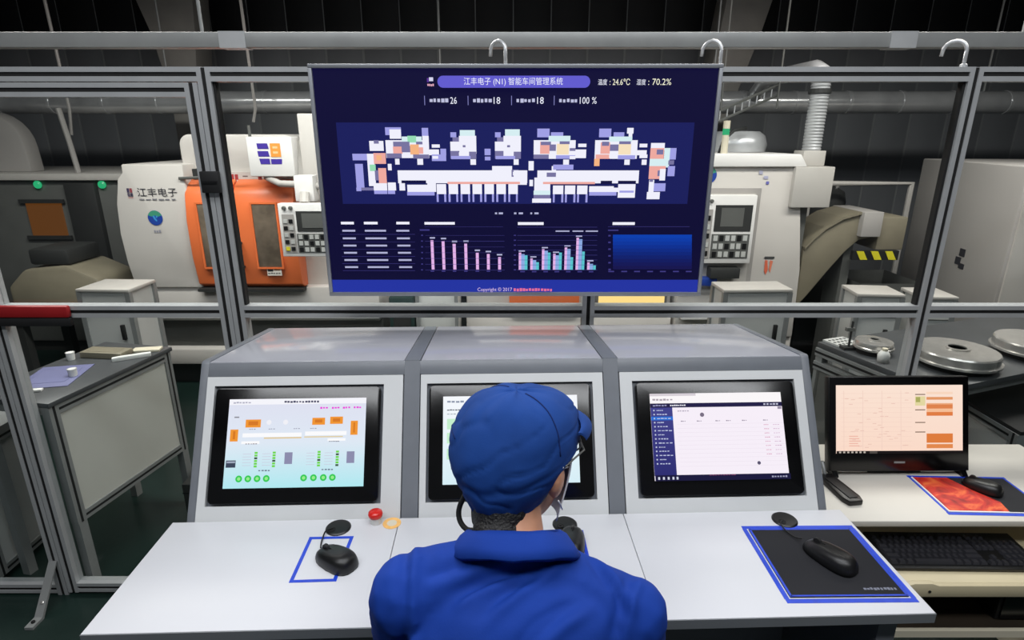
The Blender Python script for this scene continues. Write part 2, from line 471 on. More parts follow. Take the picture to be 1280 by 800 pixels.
for i in (1, 3):
    a, b = bx[i] + .002, bx[i + 1] - .002
    MB().add([(a, .196, 1.2392), (b, .196, 1.2392), (b, .655, 1.1800), (a, .655, 1.1800),
              (a, .196, 1.220), (b, .196, 1.220), (b, .655, 1.166), (a, .655, 1.166)],
             [(0, 1, 2, 3), (7, 6, 5, 4), (0, 4, 5, 1), (1, 5, 6, 2), (2, 6, 7, 3), (3, 7, 4, 0)]).build('top_divider', 'console_grey', con, bevel=.0015)
    on_face(B(a, b, -.004, .004, 0, FL)).build('face_divider', 'console_grey', con)
on_face(B(-HW + .022, HW - .022, -.003, .004, FL - .036, FL)).build('face_lip', 'console_grey', con, bevel=.002)
for cx, x0, x1 in ((-.541, -.776, -.277), (0.0, -.231, .242), (.534, .287, .774)):
    # white frame with an opening
    m = MB()
    s0, s1 = .008, FL - .037; ox, os0, os1 = .215, .046, .342
    m.box(x0, x1, -.007, .004, s0, os0); m.box(x0, x1, -.007, .004, os1, s1)
    m.box(x0, cx - ox, -.007, .004, os0, os1); m.box(cx + ox, x1, -.007, .004, os0, os1)
    on_face(m).build('bay_frame', 'frame_white', con)
on_face(B(-HW + .01, HW - .01, -.006, .006, -.004, .007)).build('base_gap', 'slot_black', con)
# worktop boards
wx = [-.828, -.277, .277, .828]
for a, b in zip(wx[:-1], wx[1:]):
    wb_ = B(a + .0008, b - .0008, -.338, -.004, .880, .900).build('worktop_board', 'desk_white', con, bevel=.001)
    B(a + .0008, b - .0008, -.3405, -.338, .878, .8995).build('edge_band', 'edge_grey', wb_)
for s in (-1, 1):
    B(s * .77 - .02, s * .77 + .02, -.30, .02, 0, .878).build('support_leg', 'console_grey', con, bevel=.003)
B(-.75, .75, -.29, -.265, .83, .855).build('front_stretcher', 'aluminium_dull', con)
B(-.75, .75, -.26, .02, .815, .83).build('under_shelf', 'black_plastic', con)

# ------------------------------------------------------------------ flush panel monitors in the console
def mono(cx, label, draw):
    t = bpy.data.objects.new('panel_monitor', None); t.empty_display_size = .05; COL.objects.link(t)
    MW = Matrix.Translation(CON) @ Matrix.Rotation(CY, 4, 'Z') @ MF @ Matrix.Translation((cx, 0, .194))
    t.matrix_world = MW
    tag(t, label, 'monitor', 'flush monitors in the console')
    bw, bh, sw, sh = .416, .285, .345, .219
    m = MB(); y0, y1 = -.012, .003
    rr = .012; pts = []
    for sx, sz, a0 in ((1, 1, 0), (-1, 1, 90), (-1, -1, 180), (1, -1, 270)):
        for i in range(5):
            a = R(a0 + 22.5 * i); pts.append((sx * (bw / 2 - rr) + rr * math.cos(a), sz * (bh / 2 - rr) + rr * math.sin(a)))
    m.prism(pts, y0, y1); m.build('bezel', 'black_gloss', t, bevel=.0015)
    c = Canvas(sw, sh); draw(c)
    c.build('screen_image', 'panel_display', t, Matrix.Translation((0, -.0122, .004)))
    return t
def scr_plant(c):
    c.rect(0, 0, 1, .5, lin((222, 224, 240)), lin((222, 232, 244))); c.rect(0, .5, 1, 1, lin((222, 232, 244)), lin((176, 232, 240)))
    c.rect(0, 0, 1, .065, lin((244, 244, 250)))
    c.dashes(.40, .025, .66, .05, lin((60, 60, 90)), 12, 1); c.dashes(.03, .03, .16, .05, lin((170, 170, 190)), 6, 2)
    for u in (.665, .75, .83, .91): c.dashes(u, .10, u + .06, .125, lin((235, 60, 220)), 3, int(u * 100))
    og = lin((240, 150, 50)); od = lin((214, 120, 36))
    for a, b, d, e_ in ((.13, .235, .24, .325), (.612, .225, .705, .305), (.742, .215, .835, .298), (.025, .345, .082, .48), (.893, .265, .945, .425)):
        c.rect(a, b, d, e_, og); c.rect(a + .02, b + .02, d - .02, e_ - .025, od)
    wt = lin((250, 250, 252))
    c.rect(.115, .39, .54, .435, wt); c.rect(.565, .38, .865, .425, wt)
    c.rect(.27, .44, .54, .455, lin((226, 200, 150))); c.rect(.56, .435, .84, .448, lin((226, 206, 160)))
    c.rect(.11, .48, .24, .51, wt); c.dashes(.14, .505, .23, .515, lin((120, 110, 120)), 5, 4)
    c.rect(.73, .46, .86, .49, wt); c.dashes(.74, .49, .82, .50, lin((90, 90, 110)), 5, 5)
    for u in (.30, .42): c.disc(u, .27, .018, lin((240, 240, 246)))
    for u in (.16, .30, .48, .60): c.dashes(u, .34, u + .05, .35, lin((150, 150, 170)), 3, 6)
    for u in (.212, .342, .664, .796):
        for i in range(6): c.rect(u, .60 + i * .03, u + .022, .622 + i * .03, lin((110, 214, 70)) if (i + int(u * 50)) % 4 else lin((60, 90, 60)))
    for u in (.13, .27, .585, .715):
        for i in range(5): c.rect(u, .62 + i * .032, u + .06, .624 + i * .032, lin((200, 190, 210)))
    for u in (.43, .875): c.rect(u, .61, u + .056, .74, lin((140, 140, 172)))
    c.rect(.015, .69, .084, .77, lin((60, 70, 90))); c.rect(.02, .70, .08, .72, lin((160, 170, 190)))
    c.rect(.05, .20, .085, .215, lin((140, 140, 150)))
    for u in (.115, .18, .245, .31, .575, .645, .715, .78):
        c.disc(u, .895, .024, lin((52, 200, 84))); c.disc(u, .895, .012, lin((150, 236, 140)))
    for u in (.25, .70): c.dashes(u, .80, u + .09, .815, lin((110, 120, 140)), 4, 7)
def scr_form(c):
    c.rect(0, 0, 1, 1, lin((246, 248, 252)), lin((214, 238, 246)))
    c.dashes(.03, .05, .16, .075, lin((140, 150, 170)), 4, 1); c.dashes(.03, .15, .13, .165, lin((60, 70, 80)), 5, 2)
    c.dashes(.03, .20, .10, .21, lin((150, 160, 170)), 3, 3)
    for v in (.26, .42, .60): c.rect(.03, v, .17, v + .12, lin((196, 238, 204))); c.dashes(.09, v + .01, .15, v + .03, lin((90, 180, 110)), 3, 4)
    c.rect(.06, .80, .12, .83, lin((150, 156, 168)))
    for v in (.15, .35, .55): c.rect(.80, v, .97, v + .12, lin((206, 236, 224)))
    for i in range(6): c.rect(.25, .2 + i * .11, .75, .205 + i * .11, lin((200, 206, 216)))
def scr_browser(c):
    c.rect(0, 0, 1, 1, lin((246, 238, 248)))
    c.rect(0, 0, 1, .115, lin((250, 246, 248))); c.dashes(.02, .06, .18, .085, lin((170, 160, 170)), 6, 1); c.rect(0, .0, .35, .03, lin((214, 206, 214)))
    c.rect(0, .115, 1, .165, lin((34, 30, 70))); c.dashes(.02, .13, .13, .15, lin((150, 150, 190)), 5, 2); c.dashes(.15, .132, .27, .15, lin((230, 230, 240)), 8, 3); c.dashes(.86, .13, .98, .15, lin((200, 200, 220)), 5, 4)
    c.rect(0, .165, .165, .945, lin((66, 66, 138)), lin((44, 44, 112)))
    for i in range(14):
        v = .19 + i * .047
        if i == 2: c.rect(0, v - .015, .165, v + .028, lin((40, 110, 210)))
        c.disc(.025, v + .007, .006, lin((190, 196, 220))); c.dashes(.045, v, .045 + .05 + .03 * ((i * 7) % 3), v + .014, lin((190, 196, 226)), 4, i)
    c.dashes(.20, .20, .29, .215, lin((170, 160, 180)), 5, 6)
    for u in (.22, .34, .48, .56, .68, .84): c.dashes(u, .32, u + .04, .333, lin((150, 140, 160)), 3, 8)
    for i in range(11): c.rect(.19, .36 + i * .048, .985, .362 + i * .048, lin((226, 214, 228)))
    for i in range(8): c.dashes(.84, .375 + i * .048, .88, .385 + i * .048, lin((214, 150, 180)), 3, i); c.dashes(.91, .375 + i * .048, .96, .385 + i * .048, lin((206, 170, 200)), 3, i + 20)
    c.disc(.38, .255, .016, lin((120, 110, 130))); c.disc(.775, .815, .013, lin((90, 84, 110))); c.rect(.955, .17, .985, .20, lin((150, 140, 160)))
    c.rect(0, .935, 1, 1, lin((26, 24, 60)))
    for u in (.02, .055, .09, .125, .155): c.rect(u, .955, u + .014, .985, lin((210, 214, 230)))
    c.dashes(.86, .958, .98, .98, lin((160, 160, 190)), 6, 9); c.dashes(.40, .938, .60, .947, lin((150, 80, 120)), 10, 10)
mono(-0.541, 'flush black monitor showing orange boxes and green dots, above the red button', scr_plant)
mono(0.0, 'flush black monitor mostly hidden behind the seated operator\'s head', scr_form)
mono(0.534, 'flush black monitor with a navy sidebar and white table, beside the desktop computer', scr_browser)

# ------------------------------------------------------------------ wall screen
TX, TZ, TY = 0.010, 1.648, 1.840
tv = thing('wall_screen', 'large silver-framed screen showing a dark blue production dashboard', 'screen', (TX, TY, TZ))
tw, th = 1.21, .698
m = MB(); e_ = .0115
m.box(-tw / 2, tw / 2, -.004, .03, th / 2 - e_, th / 2); m.box(-tw / 2, tw / 2, -.004, .03, -th / 2, -th / 2 + e_ * 1.1)
m.box(-tw / 2, -tw / 2 + e_, -.004, .03, -th / 2 + e_ * 1.1, th / 2 - e_); m.box(tw / 2 - e_, tw / 2, -.004, .03, -th / 2 + e_ * 1.1, th / 2 - e_)
m.build('screen_frame', 'tv_frame', tv, bevel=.0015)
B(-tw / 2 + .006, tw / 2 - .006, .004, .055, -th / 2 + .006, th / 2 - .006).build('rear_housing', 'black_plastic', tv, bevel=.004)
for x in (-.3, .3): B(x - .03, x + .03, .055, .10, -.25, .25).build('wall_bracket', 'aluminium_dull', tv)
c = Canvas(tw, th)
c.rect(.0095, .0165, .9905, .982, lin((17, 15, 54)), lin((13, 11, 50)))
CK = {'w': (240, 240, 252), 'l': (160, 160, 228), 's': (238, 170, 160), 'o': (244, 180, 130), 'g': (150, 220, 180), 'd': (120, 116, 160), 'n': (20, 20, 66),
      'y': (246, 226, 190), 't': (214, 238, 242), 'p': (226, 178, 232), 'f': (178, 180, 214), 'v': (62, 58, 128), 'b': (140, 170, 226), 'c': (90, 196, 206)}
TVDATA = "353,501,432,565,l;374,518,431,595,w;351,607,567,756,w;433,577,533,630,t;535,506,567,571,l;536,571,568,678,w;462,571,505,625,g;389,619,471,660,d;387,660,434,720,s;430,654,474,708,d;473,642,517,726,o;504,619,536,642,d;516,666,538,720,s;353,717,429,756,d;432,726,486,753,w;486,726,566,760,d;394,762,416,811,w;506,762,535,813,w;566,684,617,732,w;582,642,622,669,w;580,726,652,781,l;624,678,653,732,l;583,738,612,762,w;270,613,341,696,w;293,607,318,636,d;181,720,255,775,l;254,720,290,995,w;287,714,348,805,s;301,732,327,775,o;264,811,294,866,g;190,805,230,1008,l;288,860,310,946,d;306,841,346,995,s;210,1008,276,1033,d;277,970,346,1033,w;278,1033,345,1064,l;350,964,391,1033,w;348,1033,385,1064,l;356,805,375,860,w;188,1008,213,1039,l;677,542,706,583,l;687,583,734,625,d;675,619,719,696,w;724,524,799,583,t;719,571,805,720,w;737,648,751,666,d;674,696,717,762,d;717,708,768,753,w;768,702,804,762,d;774,765,802,813,w;677,738,775,765,l;846,678,876,732,l;847,744,875,775,l;899,542,927,583,l;909,583,956,625,d;898,619,941,696,w;949,518,1022,583,t;941,571,1028,720,w;959,648,974,666,d;898,696,941,762,d;941,708,992,753,w;992,702,1028,762,d;992,765,1017,813,w;901,738,999,765,l;404,860,1061,970,w;883,823,984,862,w;981,854,1017,915,d;988,872,1035,903,w;992,860,1059,983,w;655,958,1058,977,s;421,946,546,970,n;409,970,438,1033,w;449,983,566,1045,w;447,1045,587,1076,l;552,970,596,1045,w;599,977,647,1064,w;597,1064,607,1133,l;636,1064,646,1133,l;660,977,708,1064,w;658,1064,668,1133,l;698,1064,707,1133,l;721,977,769,1064,w;720,1064,729,1133,l;759,1064,768,1133,l;782,977,830,1064,w;781,1064,790,1133,l;820,1064,830,1133,l;843,977,891,1064,w;842,1064,852,1133,l;881,1064,891,1133,l;904,977,952,1064,w;903,1064,913,1133,l;942,1064,952,1133,l;965,977,1013,1064,w;965,1064,974,1133,l;1004,1064,1013,1133,l;1109,512,1170,583,l;1177,542,1238,583,l;1092,607,1301,762,w;1166,571,1274,619,t;1124,619,1171,720,s;1127,619,1178,648,d;1171,642,1203,696,d;1207,636,1268,726,y;1221,616,1271,640,d;1092,726,1168,762,d;1168,720,1204,756,w;1204,732,1302,762,l;1301,684,1355,756,w;1272,672,1301,696,d;1314,636,1355,664,w;1273,738,1302,765,w;1416,512,1476,583,l;1488,542,1541,583,l;1554,506,1586,553,w;1563,553,1581,589,w;1398,607,1610,762,w;1467,577,1582,619,t;1426,625,1473,720,s;1432,619,1468,654,d;1473,642,1520,696,d;1516,636,1578,726,y;1518,616,1576,640,d;1403,726,1475,762,s;1471,726,1515,756,w;1515,732,1602,765,l;1397,762,1424,823,o;1549,768,1576,813,w;1582,690,1658,732,w;1620,636,1659,666,w;1623,726,1663,756,w;1636,768,1661,813,w;1677,630,1746,690,w;1676,672,1745,762,s;1708,684,1741,726,d;1748,672,1806,768,l;1746,672,1775,835,t;1676,762,1756,835,t;1676,823,1759,933,s;1720,860,1741,909,d;1770,775,1799,811,d;1770,823,1806,909,l;1731,847,1760,946,w;1680,940,1706,1045,w;1706,970,1765,1039,l;1673,1045,1739,1108,w;1682,936,1700,958,d;1067,781,1093,860,w;1072,940,1090,995,w;1024,860,1059,983,w;1112,860,1626,970,w;1097,921,1178,1033,w;1184,823,1206,860,w;1241,768,1270,823,w;1191,811,1293,854,l;1159,878,1206,915,d;1141,958,1405,977,s;1434,948,1492,977,n;1522,948,1613,970,n;1094,1033,1179,1070,t;1094,1070,1179,1102,d;1087,1102,1183,1139,w;1377,995,1502,1045,w;1378,1045,1517,1076,l;1524,977,1612,1095,w;1532,1033,1605,1051,l;1494,1008,1524,1045,w;1192,989,1245,1064,w;1193,1064,1202,1136,l;1236,1064,1246,1136,l;1253,989,1306,1064,w;1255,1064,1264,1136,l;1298,1064,1308,1136,l;1315,989,1368,1064,w;1317,1064,1326,1136,l;1360,1064,1370,1136,l;557,1474,572,1745,p;554,1446,581,1459,f;551,1755,570,1766,v;615,1481,630,1745,p;612,1452,639,1465,f;610,1755,629,1766,v;672,1507,688,1745,p;669,1478,696,1492,f;669,1755,687,1766,v;733,1505,748,1745,p;729,1476,756,1489,f;729,1755,747,1766,v;793,1589,808,1745,p;788,1560,815,1573,f;790,1755,809,1766,v;851,1600,866,1745,p;845,1571,873,1584,f;849,1755,867,1766,v;910,1629,925,1745,p;904,1600,932,1613,f;908,1755,927,1766,v;531,1429,944,1431,v;529,1481,944,1484,v;528,1534,944,1536,v;527,1587,944,1589,v;525,1640,944,1643,v;524,1694,944,1697,v;523,1748,944,1751,v;510,1423,519,1434,v;508,1476,517,1486,v;507,1528,516,1539,v;506,1581,515,1592,v;504,1635,513,1646,v;503,1688,512,1699,v;501,1742,510,1753,v;97,1307,164,1330,w;216,1307,287,1330,w;384,1307,452,1330,w;530,1309,687,1332,w;504,1374,555,1387,v;529,1351,937,1353,v;101,1379,168,1395,f;218,1379,328,1395,f;382,1379,449,1395,f;88,1418,478,1421,v;100,1448,168,1464,f;218,1448,328,1464,f;383,1448,450,1464,f;87,1488,476,1490,v;100,1514,168,1530,f;219,1514,329,1530,f;383,1514,451,1530,f;87,1554,475,1556,v;100,1580,168,1596,f;219,1580,329,1596,f;384,1580,452,1596,f;87,1620,473,1623,v;99,1647,168,1663,f;219,1647,330,1663,f;385,1647,453,1663,f;86,1687,471,1690,v;99,1713,168,1729,f;219,1713,331,1729,f;386,1713,454,1729,f;86,1753,469,1756,v;1019,1586,1032,1747,p;1032,1600,1050,1747,b;1050,1611,1065,1747,c;1019,1566,1051,1577,f;1027,1757,1052,1769,v;1080,1640,1093,1747,p;1093,1654,1111,1747,b;1111,1675,1126,1747,c;1080,1620,1112,1631,f;1089,1757,1113,1769,v;1141,1554,1154,1747,p;1154,1569,1172,1747,b;1172,1586,1186,1747,c;1140,1535,1172,1546,f;1150,1757,1174,1769,v;1200,1597,1213,1747,p;1213,1611,1231,1747,b;1231,1586,1246,1747,c;1199,1577,1231,1588,f;1209,1757,1234,1769,v;1260,1538,1273,1747,p;1273,1552,1291,1747,b;1291,1628,1306,1747,c;1258,1518,1290,1529,f;1270,1757,1294,1769,v;1320,1449,1333,1747,p;1333,1463,1351,1747,b;1352,1576,1366,1747,c;1317,1430,1349,1441,f;1331,1757,1355,1769,v;1381,1675,1394,1747,p;1394,1690,1412,1747,b;1413,1704,1427,1747,c;1380,1655,1413,1667,f;1391,1757,1415,1769,v;993,1423,1004,1432,v;1011,1427,1427,1430,v;993,1467,1004,1477,v;1011,1472,1428,1474,v;993,1512,1004,1522,v;1011,1516,1429,1519,v;993,1557,1004,1567,v;1011,1561,1430,1564,v;993,1603,1004,1613,v;1011,1607,1432,1610,v;993,1648,1004,1658,v;1011,1652,1433,1655,v;993,1694,1005,1704,v;1011,1698,1434,1701,v;993,1740,1005,1750,v;1011,1744,1435,1747,v;1014,1309,1147,1334,w;1504,1309,1619,1334,w;1210,1384,1282,1395,f;1298,1384,1354,1395,f;1366,1384,1430,1395,f;1482,1376,1536,1387,v;1010,1352,1425,1355,v;1481,1348,1903,1351,v;1509,1421,1920,1453,0a3fae;1510,1453,1922,1484,0b3aa6;1511,1484,1923,1516,0b359c;1512,1516,1925,1547,0c2f90;1513,1547,1927,1579,0d2a84;1514,1579,1928,1611,0d2578;1515,1611,1930,1643,0f206c;1516,1643,1932,1675,111b60;1517,1675,1933,1708,131757;1518,1708,1935,1740,15144e;1485,1423,1497,1437,v;1486,1484,1499,1498,v;1488,1546,1501,1560,v;1490,1608,1503,1622,v;1492,1671,1505,1685,v;1494,1734,1507,1749,v;1494,1754,1525,1766,v;1563,1754,1594,1766,v;1631,1754,1662,1766,v;1700,1754,1731,1766,v;1768,1754,1799,1766,v;1837,1754,1868,1766,v;1905,1754,1936,1766,v;994,1222,1006,1238,f;1018,1222,1040,1238,f;1078,1222,1087,1238,f;1099,1222,1120,1238,f;896,1222,907,1238,f;915,1222,937,1238,f;16,1847,2002,1970,2333a0;112,462,1887,1151,1b1f5c"
rows = [r.split(',') for r in TVDATA.split(';')]
rows = rows[-2:] + rows[:-2]
for a, b, d, e2, k in rows:
    col = lin(CK[k]) if k in CK else hexc(k)
    c.rect(int(a) / 2000, int(b) / 2000, int(d) / 2000, int(e2) / 2000, col)
# title pill
pv0, pv1, pu0, pu1 = .0468, .0936, .3121, .6802
pr = (pv1 - pv0) / 2; pa = pr * th / tw; pc = lin((98, 92, 206))
pts = [(pu1 - pa + pa * math.cos(R(t)), (pv0 + pr) + pr * math.sin(R(t))) for t in range(-90, 91, 15)] + [(pu0 + pa - pa * math.cos(R(t)), (pv0 + pr) - pr * math.sin(R(t))) for t in range(-90, 91, 15)]
c.poly(pts, pc)
wtx = lin((238, 240, 255))
c.text('江丰电子 (N1) 智能车间管理系统', .3757, .0535, .6141, .0872, wtx)
c.rect(.292, .053, .302, .068, lin((214, 214, 240))); c.rect(.287, .056, .291, .072, lin((90, 50, 150))); c.dashes(.2875, .078, .304, .088, lin((226, 170, 190)), 4, 1)
c.text('温度', .699, .060, .721, .083, wtx); c.text(': 24.6℃', .727, .058, .776, .083, lin((246, 244, 220)))
c.text('湿度', .792, .060, .814, .083, wtx); c.text(': 70.2%', .820, .058, .8754, .083, lin((246, 244, 220)))
for u, n, w2 in ((.2786, '26', .016), (.3842, '18', .016), (.4898, '18', .016), (.5934, '100 %', .041)):
    c.rect(u, .125, u + .0016, .162, lin((130, 130, 190)))
    c.dashes(u + .013, .135, u + .060, .153, lin((190, 192, 222)), 5, int(u * 99))
    c.text(n, u + .063, .130, u + .063 + w2, .157, wtx)
c.text('Copyright © 2017', .3995, .955, .492, .978, lin((214, 190, 226)))
c.dashes(.496, .958, .6015, .974, lin((226, 110, 150)), 13, 3)
c.build('screen_image', 'tv_display', tv, Matrix.Translation((0, .003, 0)))

# ------------------------------------------------------------------ things on the worktop
def mouse(loc, rot, label, L=.108, Wd=.062, Hh=.031):
    t = thing('computer_mouse', label, 'mouse', loc, rot, 'black computer mice')
    nu, nv = 14, 20; m = MB(); vs = []; fs = []
    for i in range(nu + 1):
        a = (PI / 2) * i / nu
        for k in range(nv):
            b = 2 * PI * k / nv
            cx_, sy_ = math.cos(b), math.sin(b)
            ex = 0.75
            wx_ = math.copysign(abs(cx_) ** ex, cx_) * Wd / 2 * (1 - .10 * sy_) ; ly = math.copysign(abs(sy_) ** ex, sy_) * L / 2
            rr = math.cos(a) ** .55
            hz = Hh * math.sin(a) ** .8 * (1 - .22 * (ly * rr) / (L / 2))
            vs.append((wx_ * rr, ly * rr, hz + .001))
    for i in range(nu):
        for k in range(nv):
            fs.append((i * nv + k, i * nv + (k + 1) % nv, (i + 1) * nv + (k + 1) % nv, (i + 1) * nv + k))
    fs.append(tuple(range(nv - 1, -1, -1)))
    m.add(vs, fs).build('mouse_body', 'black_plastic', t, smooth=True)
    MB().tube([(-.0035, L * .27, Hh * .86), (.0035, L * .27, Hh * .86)], .009, 12).build('scroll_wheel', 'black_rubber', t)
    MB().tube([(0, L * .12, Hh * .955 + .0016), (0, L * .2, Hh * .90 + .0016)], .0008, 6).build('button_seam', 'slot_black', t)
    return t
def cord(pts, name, label, r=.0018):
    o = MB().tube(round_path(pts), r, 7).build(name, 'black_rubber', None, smooth=True)
    return tag(o, label, 'cable')
mouse((-.388, 1.066, .9), R(58), 'black computer mouse overlapping the small blue taped rectangle')
mouse((.137, 1.122, .9), R(-10), 'black computer mouse partly hidden behind the operator\'s neck')
mouse((.702, 1.070, .9032), R(30), 'black computer mouse lying on the large black pad', L=.118)
def grommet(x, y, label):
    t = thing('cable_grommet', label, 'grommet', (x, y, .9), CY, 'black desk cable grommets')
    MB().lathe([(.030, 0), (.030, .002), (.027, .0045), (.010, .005), (.0, .005)], (0, 0, 0), 26).build('cap', 'black_plastic', t, smooth='angle')
    MB().lathe([(.009, .005), (.009, .0056), (.0, .0056)], (-.012, -.012, 0), 12).build('cable_slot', 'slot_black', t)
grommet(-.417, 1.184, 'round black cable grommet beside the small taped rectangle')
grommet(.128, 1.197, 'round black cable grommet just right of the operator\'s neck')
grommet(.668, 1.214, 'round black cable grommet behind the large black mouse pad')
cord([(-.427, 1.176, .906), (-.440, 1.165, .910), (-.442, 1.150, .905), (-.440, 1.125, .903), (-.432, 1.100, .912)], 'mouse_cable', 'short black cable from grommet to mouse in the small taped rectangle')
cord([(.118, 1.187, .906), (.112, 1.183, .908), (.112, 1.178, .906), (.122, 1.180, .908)], 'mouse_cable', 'short black cable beside the operator\'s neck')
cord([(.658, 1.205, .906), (.645, 1.19, .909), (.648, 1.165, .907), (.660, 1.14, .907), (.668, 1.128, .914)], 'mouse_cable', 'thin black cable crossing the large black pad\'s rear edge')
def tape_rect(corners, w, z, label, name='tape_outline', mt='tape_blue'):
    t = thing(name, label, 'tape', (sum(p[0] for p in corners) / 4, sum(p[1] for p in corners) / 4, z))
    for i in range(4):
        a = Vector((*corners[i], 0)); b = Vector((*corners[(i + 1) % 4], 0)); d = (b - a).normalized(); n = Vector((-d.y, d.x, 0))
        a2 = a - d * w * .5; b2 = b + d * w * (-.5)
        q = [a2 - n * w / 2, b2 - n * w / 2, b2 + n * w / 2, a2 + n * w / 2]
        MB().add([(p.x, p.y, z) for p in q] + [(p.x, p.y, z + .0004) for p in q], [(0, 3, 2, 1), (4, 5, 6, 7), (0, 1, 5, 4), (1, 2, 6, 5), (2, 3, 7, 6), (3, 0, 4, 7)]).build('tape_strip', mt, t, world=True)
    return t
tape_rect([(-.467, 1.008), (-.376, 1.012), (-.376, 1.150), (-.471, 1.147)], .008, .9002, 'small blue tape rectangle on the worktop left of the operator')
tape_rect([(.085, 1.045), (.170, 1.048), (.166, 1.172), (.082, 1.168)], .008, .9002, 'blue tape outline right of the operator\'s neck')
mp = thing('mouse_pad', 'large black mouse pad outlined with blue tape on the right worktop', 'mouse pad', (.688, 1.071, .9002), R(0.6))
hx, hy = .122, .108
B(-hx, hx, -hy, hy, 0, .0028).build('pad_sheet', 'pad_black', mp, bevel=.0008)
for (a, b, c_, d) in ((-hx - .012, hx + .012, -hy - .014, -hy - .003), (-hx - .012, hx + .012, hy + .003, hy + .013), (-hx - .013, -hx - .003, -hy - .003, hy + .003), (hx + .003, hx + .013, -hy - .003, hy + .003)):
    B(a, b, c_, d, 0, .0006).build('tape_strip', 'tape_blue', mp)
for (a, b, c_, d) in ((-hx + .002, hx - .002, -hy + .001, -hy + .005), (-hx + .002, hx - .002, hy - .005, hy - .001), (-hx, -hx + .005, -hy, hy), (hx - .005, hx, -hy, hy)):
    B(a, b, c_, d, .0028, .0031).build('edge_stripe', 'tape_blue', mp)
cc = Canvas(.07, .008); cc.dashes(0, 0, 1, 1, lin((120, 124, 140)), 10, 5)
cc.build('brand_print', 'flat_print', mp, Matrix.Translation((.075, -.088, .0033)) @ Matrix.Rotation(R(-90), 4, 'X'))
es = thing('emergency_button', 'red mushroom stop button at the rear of the white worktop', 'button', (-.331, 1.205, .9))
MB().lathe([(.013, 0), (.013, .016), (.010, .018)], (0, 0, 0), 20).build('stem', 'paper_white', es, smooth='angle')
MB().lathe([(.011, .017), (.0165, .019), (.0175, .024), (.0165, .030), (.011, .0335), (0, .0345)], (0, 0, 0), 24).build('mushroom_cap', 'red_gloss', es, smooth=True)
lb = thing('warning_label', 'pale orange round label beside the red stop button', 'label', (-.292, 1.202, .9002))
MB().lathe([(.022, 0), (.022, .0006)], (0, 0, 0), 24).build('label_disc', 'label_yellow', lb)
MB().lathe([(.012, .0006), (.012, .001)], (0, 0, 0), 20).build('label_centre', 'cream', lb)

# ------------------------------------------------------------------ computer table on the right
tb = thing('computer_table', 'white computer table with keyboard tray right of the console', 'table', (1.35, 1.60, 0))
B(.925, 1.86, 1.452, 1.90, .700, .720).build('tabletop', 'table_white', tb, world=True, bevel=.003)
for x in (.935, 1.82): B(x, x + .018, 1.47, 1.88, 0, .700).build('side_panel', 'cream', tb, world=True)
B(.953, 1.82, 1.62, 1.635, .42, .585).build('modesty_panel', 'wood_dark', tb, world=True)
tr = B(1.0, 1.80, 1.338, 1.60, .588, .600).build('keyboard_tray', 'tray_cream', tb, world=True, bevel=.002)
o = MB().prism([(1.0, .600), (1.0, .566), (1.80, .566), (1.80, .604), (1.19, .604), (1.17, .611), (1.12, .611), (1.10, .604)], 1.322, 1.338).build('tray_front', 'tray_cream', tb, world=True, bevel=.002)
MB().lathe([(.004, 0), (.004, .002)], (1.165, 1.3215, .586), 10, M=Matrix.Rotation(R(90), 3, 'X')).build('screw', 'slot_black', tb, world=True)
for x in (.972, 1.79): B(x, x + .012, 1.36, 1.70, .600, .66).build('tray_runner', 'aluminium_dull', tb, world=True)
B(.953, 1.82, 1.36, 1.62, .402, .418).build('lower_shelf', 'wood_dark', tb, world=True)
B(.953, 1.82, 1.348, 1.36, .396, .420).build('shelf_lipping', 'cream', tb, world=True)
pc_ = thing('computer_tower', 'black computer tower lying under the keyboard tray', 'computer', (1.56, 1.50, .4185))
B(-.12, .12, -.11, .11, 0, .13).build('tower_case', 'black_plastic', pc_, bevel=.006)
B(-.11, .11, -.115, -.11, .01, .12).build('front_bezel', 'black_gloss', pc_)
MB().lathe([(.008, 0), (.008, .004)], (.08, -.115, .10), 12, M=Matrix.Rotation(R(90), 3, 'X')).build('power_button', 'aluminium_dull', pc_)
# keyboard
kb = thing('keyboard', 'full-size black keyboard on the pull-out tray', 'keyboard', (1.315, 1.455, .600), R(-1))
MB().prism([(-.075, .004), (.075, .012), (.075, .022), (-.075, .012)], -.222, .222, 'x').build('keyboard_base', 'black_plastic', kb, bevel=.002)
km = MB()
def key(x, w, r):
    y = -.062 + r * .0195 + (.006 if r == 5 else 0); z = .0125 + (y + .075) * (.010 / .15) + .0005
    g = .0016; t_ = .003
    x0, x1, y0, y1 = x + g, x + w - g, y + g, y + .019 - g
    km.add([(x0, y0, z), (x1, y0, z), (x1, y1, z), (x0, y1, z), (x0 + t_, y0 + t_, z + .008), (x1 - t_, y0 + t_, z + .008), (x1 - t_, y1 - t_ * .4, z + .0085), (x0 + t_, y1 - t_ * .4, z + .0085)],
           [(0, 3, 2, 1), (4, 5, 6, 7), (0, 1, 5, 4), (1, 2, 6, 5), (2, 3, 7, 6), (3, 0, 4, 7)])
U = .0187
rowsk = {5: [1] + [0] * 0 + [1] * 12, 4: [1] * 13 + [2], 3: [1.5] + [1] * 12 + [1.5], 2: [1.75] + [1] * 11 + [2.25], 1: [2.25] + [1] * 10 + [2.75], 0: [1.25, 1.25, 1.25, 6.25, 1.25, 1.25, 1.25, 1.25]}
for r, ks in rowsk.items():
    x = -.215
    for i, w in enumerate(ks):
        key(x, w * U, r); x += w * U
        if r == 5 and i in (0, 4, 8): x += U * .6
    for i in range(3):
        if r in (0, 3, 4, 5) or (r == 1 and i == 1): key(-.215 + 15.25 * U + i * U, U, r)
    if r < 5:
        for i in range(4): key(-.215 + 18.5 * U + i * U, U, r)
